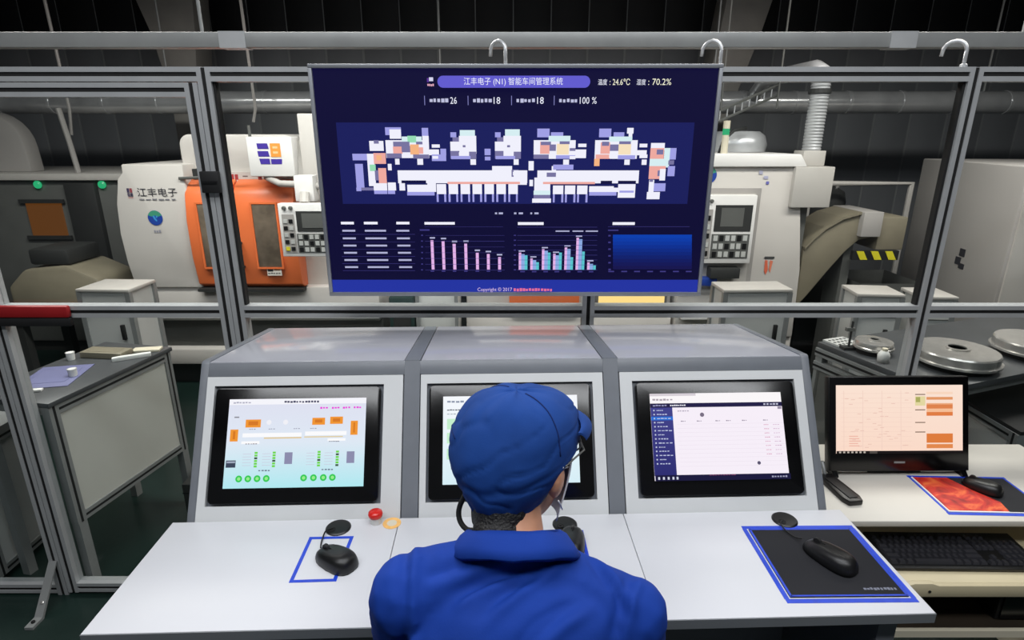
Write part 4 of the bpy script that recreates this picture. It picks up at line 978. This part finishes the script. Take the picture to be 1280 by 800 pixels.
# ------------------------------------------------------------------ benches next to the partition
def bench_side(t, x, y0, y1, z0, z1, m='bench_panel', face=1):
    """framed side panel in the plane x = const (local)"""
    f = face * .012
    a = .02
    B(min(x, x - f), max(x, x - f), y0 + a, y1 - a, z0 + a, z1 - a).build('side_sheet', m, t)
    for (ya, yb, za, zb) in ((y0, y0 + 2 * a, z0, z1), (y1 - 2 * a, y1, z0, z1), (y0 + 2 * a, y1 - 2 * a, z1 - 2 * a, z1), (y0 + 2 * a, y1 - 2 * a, z0, z0 + 2 * a)):
        r_ = B(x - .03 if face > 0 else x - .006, x + .006 if face > 0 else x + .03, ya, yb, za, zb).build('frame_profile', 'aluminium_dull', t)
        k = x + face * .0065
        if yb - ya > zb - za: B(min(k, k - face * .002), max(k, k - face * .002), ya, yb, (za + zb) / 2 - .005, (za + zb) / 2 + .005).build('slot_strip', 'slot_black', r_)
        else: B(min(k, k - face * .002), max(k, k - face * .002), (ya + yb) / 2 - .005, (ya + yb) / 2 + .005, za, zb).build('slot_strip', 'slot_black', r_)
wl = thing('workbench', 'aluminium framed workbench with a pale side panel behind the door', 'workbench', (-1.75, 1.99, 0), R(-11))
bench_side(wl, 0, 0, .62, .305, .82)
B(-.36, .012, -.002, .63, .82, .84).build('bench_top', 'bench_top', wl, bevel=.003)
B(-.35, -.03, .60, .615, .31, .82).build('rear_panel', 'bench_panel', wl)
B(-.35, -.03, .005, .018, .785, .82).build('front_rail', 'aluminium_dull', wl)
for x in (-.34, -.012):
    for y in (.02, .60): B(x - .018, x + .018, y - .018, y + .018, 0, .82 if x < -.2 else .305).build('leg', 'aluminium_dull', wl)
def on_wl(x, y): 
    a = R(-11); return (-1.75 + x * math.cos(a) - y * math.sin(a), 1.99 + x * math.sin(a) + y * math.cos(a), .84)
def cup(x, y, label, r=.017, h=.034):
    t = thing('plastic_cup', label, 'cup', on_wl(x, y))
    MB().lathe([(0, 0), (r * .9, 0), (r, h), (r * .9, h), (r * .8, .003), (0, .003)], (0, 0, 0), 16).build('cup_body', 'paper_white', t, smooth='angle')
    MB().lathe([(r * 1.05, h - .003), (r * 1.05, h), (r * .95, h)], (0, 0, 0), 16).build('cup_rim', 'paper_white', t)
cup(-.31, .40, 'white plastic cup at the bench\'s far left')
cup(-.13, .24, 'white plastic cup in the middle of the bench top')
def sheet(x, y, w, d, h, m, rot, name, label, cat):
    p = on_wl(x, y); t = thing(name, label, cat, p, R(rot))
    B(-w / 2, w / 2, -d / 2, d / 2, 0, h).build('sheet_stack', m, t, bevel=min(.003, h * .3))
    B(-w * .35, w * .35, -d * .3, d * .3, h, h + .001).build('top_sheet', m, t)
sheet(-.20, .22, .20, .24, .003, 'sheet_blue', 12, 'drawing_folder', 'bluish folder lying on the left bench', 'folder')
sheet(-.19, .47, .20, .08, .028, 'khaki', -6, 'foam_block', 'low khaki block at the back of the left bench', 'block')
sheet(-.19, .06, .16, .022, .010, 'paper_white', 14, 'paper_roll', 'thin white strip at the bench\'s near edge', 'strip')
sheet(-.05, .46, .15, .022, .018, 'paper_white', 30, 'paper_roll', 'white roll lying near the bench\'s far corner', 'roll')
sheet(-.06, .56, .12, .05, .012, 'cream', 10, 'paper_pad', 'pale pad at the bench\'s far right corner', 'pad')
lc = thing('low_cabinet', 'low white panelled cabinet at the lower left edge', 'cabinet', (-2.145, 2.0, 0))
bench_side(lc, 0, 0, .34, .03, .62, m='cart_panel')
B(-.6, .006, 0, .34, .62, .64).build('cabinet_top', 'aluminium_dull', lc)
B(-.6, -.02, .02, .32, .03, .62).build('cabinet_body', 'cart_panel', lc)
for y in (.03, .31): MB().tube([(-.05, y, .0), (-.05, y, .03)], .02, 10).build('foot', 'black_rubber', lc)
cd = thing('cable_duct_box', 'dark grey floor box left of the console', 'box', (-1.12, 2.5, 0))
B(-.45, .25, -.1, .15, 0, .22).build('box_body', 'machine_dark', cd, bevel=.006)
B(-.45, .25, -.102, -.1, .17, .175).build('lid_gap', 'slot_black', cd)
for x in (-.1, .18): MB().lathe([(.012, 0), (.012, .004)], (x, -.1, .12), 10, M=Matrix.Rotation(R(90), 3, 'X')).build('screw', 'machine_grey', cd)

wr = thing('workbench', 'aluminium framed workbench carrying shiny metal discs at right', 'workbench', (1.60, 2.02, 0), R(20))
B(0, 1.35, -.02, .55, .865, .89).build('bench_top', 'bench_top', wr, bevel=.003)
for (ya, yb, z) in ((0, .55, .845), (0, .55, .78)):
    r_ = B(-.006, .03, ya, yb, z - .018, z + .018).build('frame_profile', 'aluminium_dull', wr)
    B(-.0075, -.006, ya, yb, z - .005, z + .005).build('slot_strip', 'slot_black', r_)
B(0, .012, .02, .53, .40, .76).build('side_sheet', 'machine_grey', wr)
B(.03, 1.3, .0, .03, .83, .865).build('front_rail', 'aluminium_dull', wr)
for x in (.018, 1.3):
    for y in (.05, .53): B(x - .018, x + .018, y - .018, y + .018, 0, .865).build('leg', 'aluminium_dull', wr)
def on_wr(x, y):
    a = R(20); return (1.60 + x * math.cos(a) - y * math.sin(a), 2.02 + x * math.sin(a) + y * math.cos(a), .89)
def disc(x, y, r, h, label, m='steel_shiny', ringm='steel_shiny'):
    t = thing('metal_disc', label, 'disc', on_wr(x, y), 0, 'turned metal discs on the bench')
    MB().lathe([(r * .85, 0), (r * .85, .02), (0, .02)], (0, 0, 0), 36).build('support_ring', 'slot_black', t)
    MB().lathe([(0, .021), (r * .98, .021), (r * 1.06, .026), (r * 1.06, .034), (r, .037), (r, h), (r * .97, h + .006), (r * .82, h + .008), (0, h + .009)], (0, 0, 0), 40).build('disc_body', m, t, smooth='angle')
    MB().lathe([(r * .30, h + .009), (r * .30, h + .014), (r * .22, h + .014), (r * .22, h + .009)], (0, 0, 0), 24).build('hub_ring', ringm, t)
disc(.30, .14, .150, .065, 'large shiny metal disc right of the partition post')
disc(.74, .10, .150, .065, 'shiny metal disc cut by the right frame edge')
disc(.11, .36, .075, .05, 'smaller metal disc seen left of the partition post')
bl = thing('plastic_bottle', 'small white rounded bottle on the right bench, left of the discs', 'bottle', on_wr(.055, .265))
MB().lathe([(0, 0), (.022, 0), (.024, .03), (.016, .045), (.010, .05)], (0, 0, 0), 16).build('bottle_body', 'paper_white', bl, smooth=True)
MB().lathe([(.011, .05), (.011, .06), (0, .06)], (0, 0, 0), 12).build('bottle_cap', 'cream', bl)
ga = thing('height_gauge', 'slim dark measuring stand on the right bench', 'gauge', on_wr(.05, .43))
B(-.03, .03, -.02, .02, 0, .012).build('gauge_base', 'machine_dark', ga)
MB().tube([(0, 0, .012), (0, 0, .13)], .005, 8).build('gauge_column', 'machine_dark', ga)
B(-.025, .012, -.008, .008, .085, .10).build('gauge_slide', 'machine_grey', ga)
pt = thing('perforated_tray', 'white perforated tray at the far corner of the right bench', 'tray', on_wr(.09, .50), R(20))
B(-.06, .06, -.05, .05, 0, .008).build('tray_plate', 'cart_panel', pt)
for i in range(5):
    for k in range(3): MB().lathe([(.007, .008), (.007, .0088)], (-.045 + i * .022, -.03 + k * .028, 0), 8).build('hole', 'slot_black', pt)
rc = thing('low_cabinet', 'grey panelled cabinet below the bench at the right edge', 'cabinet', (1.95, 2.0, 0))
bench_side(rc, 0, 0, .48, .30, .70, m='cart_panel', face=-1)
B(.0, .5, 0, .48, .70, .715).build('cabinet_top', 'black_rubber', rc)
B(.035, .5, .02, .46, .05, .70).build('cabinet_body', 'cart_panel', rc)
for y in (.04, .44): MB().tube([(.08, y, 0), (.08, y, .05)], .02, 10).build('foot', 'black_rubber', rc)

# ------------------------------------------------------------------ the operator
def remesh(name, blobs, voxel, m, parent, smooth_it=4, disp=None):
    """union of closed blobs -> one continuous surface"""
    bm = bmesh.new()
    for kind, *a in blobs:
        if kind == 'e':                                            # ellipsoid: centre, radii, rotation matrix
            c, r, rot = a
            M = Matrix.Translation(c) @ (rot.to_4x4() if rot is not None else Matrix.Identity(4)) @ Matrix.Diagonal((*r, 1))
            bmesh.ops.create_icosphere(bm, subdivisions=3, radius=1.0, matrix=M)
        else:                                                      # tapered limb
            p0, r0, p1, r1 = a; p0 = Vector(p0); p1 = Vector(p1)
            n = max(2, int((p1 - p0).length / (min(r0, r1) * .35)))
            for i in range(n + 1):
                k = i / n; r = r0 + (r1 - r0) * k
                bmesh.ops.create_icosphere(bm, subdivisions=2, radius=r, matrix=Matrix.Translation(p0.lerp(p1, k)))
    me = bpy.data.meshes.new(name); bm.to_mesh(me); bm.free()
    o = bpy.data.objects.new(name, me); COL.objects.link(o)
    md = o.modifiers.new('r', 'REMESH'); md.mode = 'VOXEL'; md.voxel_size = voxel
    sm = o.modifiers.new('s', 'SMOOTH'); sm.factor = .5; sm.iterations = smooth_it
    dg = bpy.context.evaluated_depsgraph_get()
    m2 = bpy.data.meshes.new_from_object(o.evaluated_get(dg)); o.modifiers.clear(); o.data = m2; bpy.data.meshes.remove(me)
    if disp:
        nrm = [v.normal.copy() for v in m2.vertices]
        for v, n in zip(m2.vertices, nrm): v.co = v.co + n * disp(v.co)
    for p in m2.polygons: p.use_smooth = True
    m2.materials.clear(); m2.materials.append(MATS[m])
    if parent is not None: o.parent = parent; o.location = -parent.location
    return o
pe = thing('person', 'seated person in blue work jacket and cap, seen from behind', 'person', (0.0, .60, 0))
HC = Vector((.012, .858, 1.290)); YAW, PIT = R(-33), R(-12)
HR = Matrix.Rotation(YAW, 3, 'Z') @ Matrix.Rotation(PIT, 3, 'X')
HM = Matrix.Translation(HC) @ HR.to_4x4()
def h(x, y, z): return HM @ Vector((x, y, z))
SH_L, SH_R = Vector((-.156, .712, 1.142)), Vector((.176, .712, 1.098))
NB = Vector((.004, .750, 1.152))
body = [('e', h(0, -.005, .01), (.071, .090, .098), HR), ('e', h(0, .028, -.05), (.058, .066, .072), HR), ('e', h(0, .075, -.085), (.032, .026, .024), HR),
        ('e', h(0, .098, -.020), (.012, .018, .022), HR), ('e', h(.0, .085, -.055), (.022, .016, .012), HR),
        ('e', h(.076, -.004, -.018), (.010, .020, .031), HR), ('e', h(.081, -.012, -.014), (.007, .012, .026), HR), ('e', h(-.076, -.004, -.018), (.010, .020, .031), HR),
        ('c', tuple(NB), .056, tuple(h(0, -.02, -.06)), .052),
        ('c', (0, .735, 1.06), .060, tuple(NB), .054), ('e', (0, .675, .98), (.14, .075, .12), None), ('e', (0, .60, .76), (.13, .08, .16), None),
        ('c', tuple(SH_L), .042, (0, .73, 1.08), .05), ('c', tuple(SH_R), .042, (0, .73, 1.06), .05)]
for s in (-1, 1):
    S = SH_L if s < 0 else SH_R
    el = (-.188 if s < 0 else .214, .80, .955); wr_ = (s * .112, .945, .930)
    body += [('c', tuple(S), .042, el, .036), ('c', el, .034, wr_, .023)]
    # hand: palm, four fingers, thumb resting on the worktop edge
    body += [('e', (s * .098, 0.975, .922), (.036, .040, .015), Matrix.Rotation(s * R(20), 3, 'Z'))]
    for i, (dx, ln) in enumerate(((-.026, .060), (-.009, .068), (.009, .064), (.025, .050))):
        b0 = Vector((s * (.092 - dx * s * s), 1.004, .924)); k1 = b0 + Vector((-s * .010, ln * .5, .004)); k2 = k1 + Vector((-s * .006, ln * .42, -.012))
        body += [('c', tuple(b0), .0085, tuple(k1), .008), ('c', tuple(k1), .008, tuple(k2), .0065)]
    t0 = Vector((s * .068, .965, .920)); t1 = t0 + Vector((-s * .022, .026, .002)); t2 = t1 + Vector((-s * .008, .024, -.006))
    body += [('c', tuple(t0), .0105, tuple(t1), .009), ('c', tuple(t1), .009, tuple(t2), .0075)]
    hip = (s * .085, .56, .60); kn = (s * .12, .98, .58); an = (s * .13, .93, .10)
    body += [('c', hip, .075, kn, .055), ('c', kn, .050, an, .036), ('c', an, .036, (s * .14, 1.05, .045), .034)]
remesh('body', body, .0055, 'skin', pe, 3)
FOLDS = [(.092, .725, -.045, .625, .006), (.055, .705, -.085, .655, .006), (-.04, .70, -.13, .672, .005), (-.150, .77, -.135, .62, .006), (.125, .76, .185, .66, .006), (.115, .665, .0, .585, .006), (-.165, .665, -.05, .585, .006), (.205, .745, .14, .615, .005), (-.10, .60, .03, .57, .005)]
def folds(co):
    x, y, z = co
    d = 0.006 * noise.noise(Vector((x * 9, y * 9, z * 7))) + .0018 * noise.noise(Vector((x * 22, y * 20, z * 14 + 3)))
    # drag folds across the back, each a soft ridge beside a valley
    if z > 1.0:
        for (x0, z0, x1, z1, am) in FOLDS:
            ex, ez = x1 - x0, z1 - z0; ll = math.hypot(ex, ez); t = ((x - x0) * ex + (y - z0) * ez) / ll / ll
            q = ((x - x0) * ez - (y - z0) * ex) / ll
            e2 = math.exp(-((t - .5) / .42) ** 4)
            d += am * e2 * (math.exp(-(q / .008) ** 2) - 1.1 * math.exp(-((q - .014) / .009) ** 2))
    return max(d, -.007)
jk = [('e', (.005 - .005 * i_ / 12, .665 - .100 * i_ / 12, 1.02 - .38 * i_ / 12), (.172 + .008 * math.sin(i_), .110 + .028 * i_ / 12, .14), None) for i_ in range(13)]
jk += [
      ('e', (.005, .690, 1.09), (.165, .095, .10), None),
      ('c', tuple(SH_L), .062, tuple(NB + Vector((-.03, -.01, -.004))), .066), ('c', tuple(SH_R), .062, tuple(NB + Vector((.03, -.01, -.004))), .066),
      ('c', tuple(NB + Vector((0, -.005, -.03))), .085, (0, .70, 1.05), .10)]
for s in (-1, 1):
    S = SH_L if s < 0 else SH_R
    el = (-.190 if s < 0 else .216, .795, .955); wr_ = (s * .122, .925, .938)
    jk += [('c', tuple(S), .060, el, .050), ('c', el, .048, wr_, .036)]
jacket = remesh('jacket', jk, .0050, 'jacket_blue', pe, 8, folds)
# yoke seam across the shoulders and sleeve seams lie in the cloth; stand-and-fall collar
def ring(cx, cy, cz, rx, ry, tilt, n=36, front=.0):
    pts = []
    for k in range(n):
        a = 2 * PI * k / n
        x, y = rx * math.cos(a), ry * math.sin(a)
        pts.append(Vector((cx + x, cy + y * math.cos(tilt), cz - y * math.sin(tilt) + front * math.sin(a))))
    return pts
cm = MB()
tl = R(36)
rings = [ring(.002, .760, 1.168, .074, .060, tl), ring(.002, .768, 1.190, .068, .060, tl), ring(.002, .772, 1.204, .068, .060, tl), ring(.002, .772, 1.209, .073, .065, tl),
         ring(.002, .766, 1.205, .083, .073, tl), ring(.003, .757, 1.194, .094, .081, tl), ring(.004, .749, 1.181, .103, .087, tl), ring(.004, .749, 1.176, .100, .083, tl),
         ring(.003, .757, 1.188, .088, .075, tl)]
n = 36; vs = [p + Vector((.004 * noise.noise(p * 28 + Vector((5, 0, 0))), .004 * noise.noise(p * 28), .006 * noise.noise(p * 24))) for r_ in rings for p in r_]; fs = []
for i in range(len(rings) - 1):
    for k in range(n): fs.append((i * n + k, i * n + (k + 1) % n, (i + 1) * n + (k + 1) % n, (i + 1) * n + k))
cm.add(vs, fs); co_ = cm.build('collar', 'jacket_blue', jacket, smooth=True); co_.location = (0, 0, 0)
# trousers and shoes
tr = []
for s in (-1, 1):
    tr += [('c', (s * .08, .56, .60), .092, (s * .12, .985, .58), .070), ('c', (s * .12, .985, .58), .068, (s * .13, .935, .13), .052)]
tr += [('e', (0, .56, .62), (.17, .14, .10), None)]
remesh('trousers', tr, .009, 'trousers_navy', pe, 4)
for s in (-1, 1):
    remesh('shoe', [('e', (s * .135, 1.00, .05), (.045, .13, .05), None), ('e', (s * .13, .93, .07), (.042, .06, .05), None)], .008, 'shoe_black', pe, 2)
# hair below the cap
hr = [('e', h(0, -.022, -.020), (.072, .072, .070), HR), ('e', h(0, -.042, -.070), (.058, .042, .040), HR), ('e', h(.0, -.042, -.096), (.049, .040, .036), HR), ('e', Vector((-.016, .797, 1.229)), (.048, .046, .040), None), ('e', Vector((-.020, .775, 1.212)), (.042, .042, .030), None), ('e', h(.064, -.02, -.005), (.014, .030, .035), HR)]
remesh('hair', hr, .005, 'hair_black', pe, 2, lambda c: .0012 * noise.noise(c * 160))
# cap: bulging crown gathered into a band, with a peak
NC, NR = 110, 56
def cap_pt(a, k):
    """a: azimuth from the front (towards the wearer's right), k: 0 band edge .. 1 crown centre"""
    ca, sa = math.cos(a), math.sin(a)
    back = max(0, -ca)
    if k < .42:
        t = math.sin(k / .42 * PI / 2); r = .83 + .37 * t; zk = k
    else:
        ph = (k - .42) / .58 * PI / 2; r = 1.20 * max(0, math.cos(ph)) ** .72; zk = .42 + .58 * math.sin(ph)
    zb = -.026 + .056 * max(0, ca) - .066 * back                    # band height: high over the brow, low on the nape
    rx, ry = .084 * r, (.116 if ca > 0 else .096) * r
    z = zb + (.110 + .012 * ca * (1 - k) - zb) * zk
    # slouch: crown leans to the wearer's left and back a little
    x = rx * sa - .016 * min(1, k * 2); y = ry * ca - .006 * k * k
    q = noise.noise(Vector((sa * 2.6, ca * 2.6, k * 9.0)))          # soft creases running around the head
    rg = 1 - abs(noise.noise(Vector((sa * 1.7 + 4, ca * 1.7, k * 6.5)))) * 2.2
    gather = math.sin(a * 26 + 3 * noise.noise(Vector((sa * 3, ca * 3, 1)))) * max(0, .30 - k) / .30 * (.3 + back)
    wr = 1 + .022 * q - .034 * max(0, rg - .72) / .28 * min(1, k * 6) * min(1, (1 - k) * 3) + .014 * gather - .03 * math.exp(-((k - .30 - .03 * sa) / .035) ** 2) * (.35 + .65 * back)
    return HM @ Vector((x * wr, y * wr, z + .004 * noise.noise(Vector((sa * 3, ca * 3, k * 4 + 7)))))
m = MB(); vs = []; fs = []
for i in range(NR + 1):
    for k in range(NC):
        vs.append(cap_pt(2 * PI * k / NC, min(i / NR, .9985)))
for i in range(NR):
    for k in range(NC): fs.append((i * NC + k, i * NC + (k + 1) % NC, (i + 1) * NC + (k + 1) % NC, (i + 1) * NC + k))
fs.append(tuple(NR * NC + k for k in range(NC)))
m.add(vs, fs)
cap = m.build('cap', 'cap_blue', pe, smooth=True, world=True)
sd = cap.modifiers.new('thick', 'SOLIDIFY'); sd.thickness = .003; sd.offset = -1
def seam(fn, r=.0013, nm='seam', mt='cap_dark'):
    o = MB().tube(fn, r, 6).build(nm, mt, cap, smooth=True); o.location = -pe.location
    return o
seam([cap_pt(R(a), .50 + .06 * math.sin(R(a) * 2)) for a in range(-150, 61, 6)])
seam([cap_pt(R(100), k / 20 * .55 + .44) for k in range(20)]); seam([cap_pt(R(-80), k / 20 * .55 + .44) for k in range(20)])
# peak
vs = []; fs = []; NP, NQ = 22, 5
for j in range(2):
    for q in range(NQ + 1):
        for p in range(NP + 1):
            a = R(-78 + 156 * p / NP); t = q / NQ
            rx = .088; ry = .106
            ext = .058 * math.cos(a * .80) * t
            x = rx * math.sin(a) * (1.05 + .05 * t); y = ry * math.cos(a) + ext
            z = .066 - .014 * t * t - .012 * (1 - math.cos(a)) + (.0035 if j else 0)
            v_ = HM @ Vector((x, y, z)); vs.append(v_)
w_ = NP + 1; hN = (NQ + 1) * w_
for q in range(NQ):
    for p in range(NP):
        i0 = q * w_ + p
        fs.append((i0, i0 + 1, i0 + w_ + 1, i0 + w_)); fs.append((hN + i0, hN + i0 + w_, hN + i0 + w_ + 1, hN + i0 + 1))
for p in range(NP): i0 = NQ * w_ + p; fs.append((i0, i0 + 1, hN + i0 + 1, hN + i0)); fs.append((p, hN + p, hN + p + 1, p + 1))
for q in range(NQ):
    i0 = q * w_; fs.append((i0, i0 + w_, hN + i0 + w_, hN + i0)); i1 = q * w_ + NP; fs.append((i1, hN + i1, hN + i1 + w_, i1 + w_))
pk = MB().add(vs, fs).build('peak', 'cap_blue', cap, smooth='angle'); pk.location = -pe.location
# hanging strap at the back of the cap
st = MB().tube(round_path([h(-.066, -.050, -.075), h(-.072, -.056, -.098), h(-.066, -.060, -.116), h(-.045, -.066, -.124), h(-.02, -.074, -.112)]), .0045, 8).build('strap', 'slot_black', cap, smooth=True); st.location = -pe.location
# face mask: shell over the lower face
mk = MB(); vs = []; fs = []; MA, MH = 18, 8
for i in range(MH + 1):
    for k in range(MA + 1):
        a = R(-72 + 144 * k / MA); t = i / MH
        z = .006 - .115 * t; rr = .078 + .016 * math.sin(PI * min(1, t * 1.1))
        y = rr * math.cos(a) * (1.12 - .12 * t) + .020 + .012 * math.cos(a) ** 4 * math.sin(PI * t); x = (.076 - .012 * t) * math.sin(a)
        vs.append(h(x, y, z))
for i in range(MH):
    for k in range(MA): fs.append((i * (MA + 1) + k, i * (MA + 1) + k + 1, (i + 1) * (MA + 1) + k + 1, (i + 1) * (MA + 1) + k))
mo_ = MB().add(vs, fs).build('face_mask', 'mask_white', pe, smooth=True, world=True)
sd = mo_.modifiers.new('thick', 'SOLIDIFY'); sd.thickness = .002; sd.offset = 1
for s in (-1, 1):
    for z0, z1 in ((-.01, .01), (-.085, -.045)):
        e2 = MB().tube([h(s * .070, .045, z0), h(s * .080, .015, (z0 + z1) / 2), h(s * .087, -.012, z1)], .0014, 6).build('ear_loop', 'mask_white', mo_, smooth=True); e2.location = -pe.location
# glasses
gl = MB()
for s in (-1, 1):
    pts = [h(s * .034 + .027 * math.cos(R(a)), .108, .012 + .020 * math.sin(R(a))) for a in range(0, 361, 20)]
    gl.tube(pts, .0016, 6); gl.tube([h(s * .061, .106, .016), h(s * .082, .075, .016), h(s * .088, -.005, .010)], .0018, 6)
gl.tube([h(-.008, .109, .016), h(.008, .109, .016)], .0015, 6)
go = gl.build('glasses_frame', 'machine_grey', pe, smooth=True, world=True)
ln = MB()
for s in (-1, 1):
    ln.add([h(s * .034 + .026 * math.cos(R(a)), .108, .012 + .019 * math.sin(R(a))) for a in range(0, 360, 20)], [tuple(range(18))])
lo = ln.build('lens', 'lens_glass', go); lo.location = -pe.location
# eyes (between cap and mask)
for s in (-1, 1):
    ey = MB().lathe([(0, -.011), (.007, -.009), (.011, 0), (.007, .009), (0, .011)], tuple(h(s * .030, .082, .012)), 14).build('eye', 'mask_white', pe, smooth=True, world=True)
    ir = MB().lathe([(0, -.004), (.004, -.003), (.005, 0), (.004, .003), (0, .004)], tuple(h(s * .030, .091, .012)), 10).build('iris', 'hair_black', ey, smooth=True); ir.location = -pe.location
# stool
so = thing('work_stool', 'round black work stool under the seated operator', 'stool', (0, .56, 0))
MB().lathe([(0, .430), (.17, .430), (.185, .447), (.18, .470), (.14, .482), (0, .484)], (0, 0, 0), 28).build('seat', 'black_rubber', so, smooth='angle')
MB().tube([(0, 0, .08), (0, 0, .430)], .025, 12).build('column', 'steel_shiny', so)
for k in range(5):
    a = 2 * PI * k / 5 + .3
    MB().tube([(0, 0, .09), (.25 * math.cos(a), .25 * math.sin(a), .06)], .016, 8).build('base_arm', 'black_plastic', so)
    MB().lathe([(.0, 0), (.022, .004), (.022, .04), (0, .044)], (.25 * math.cos(a), .25 * math.sin(a), 0), 12).build('caster', 'black_rubber', so)
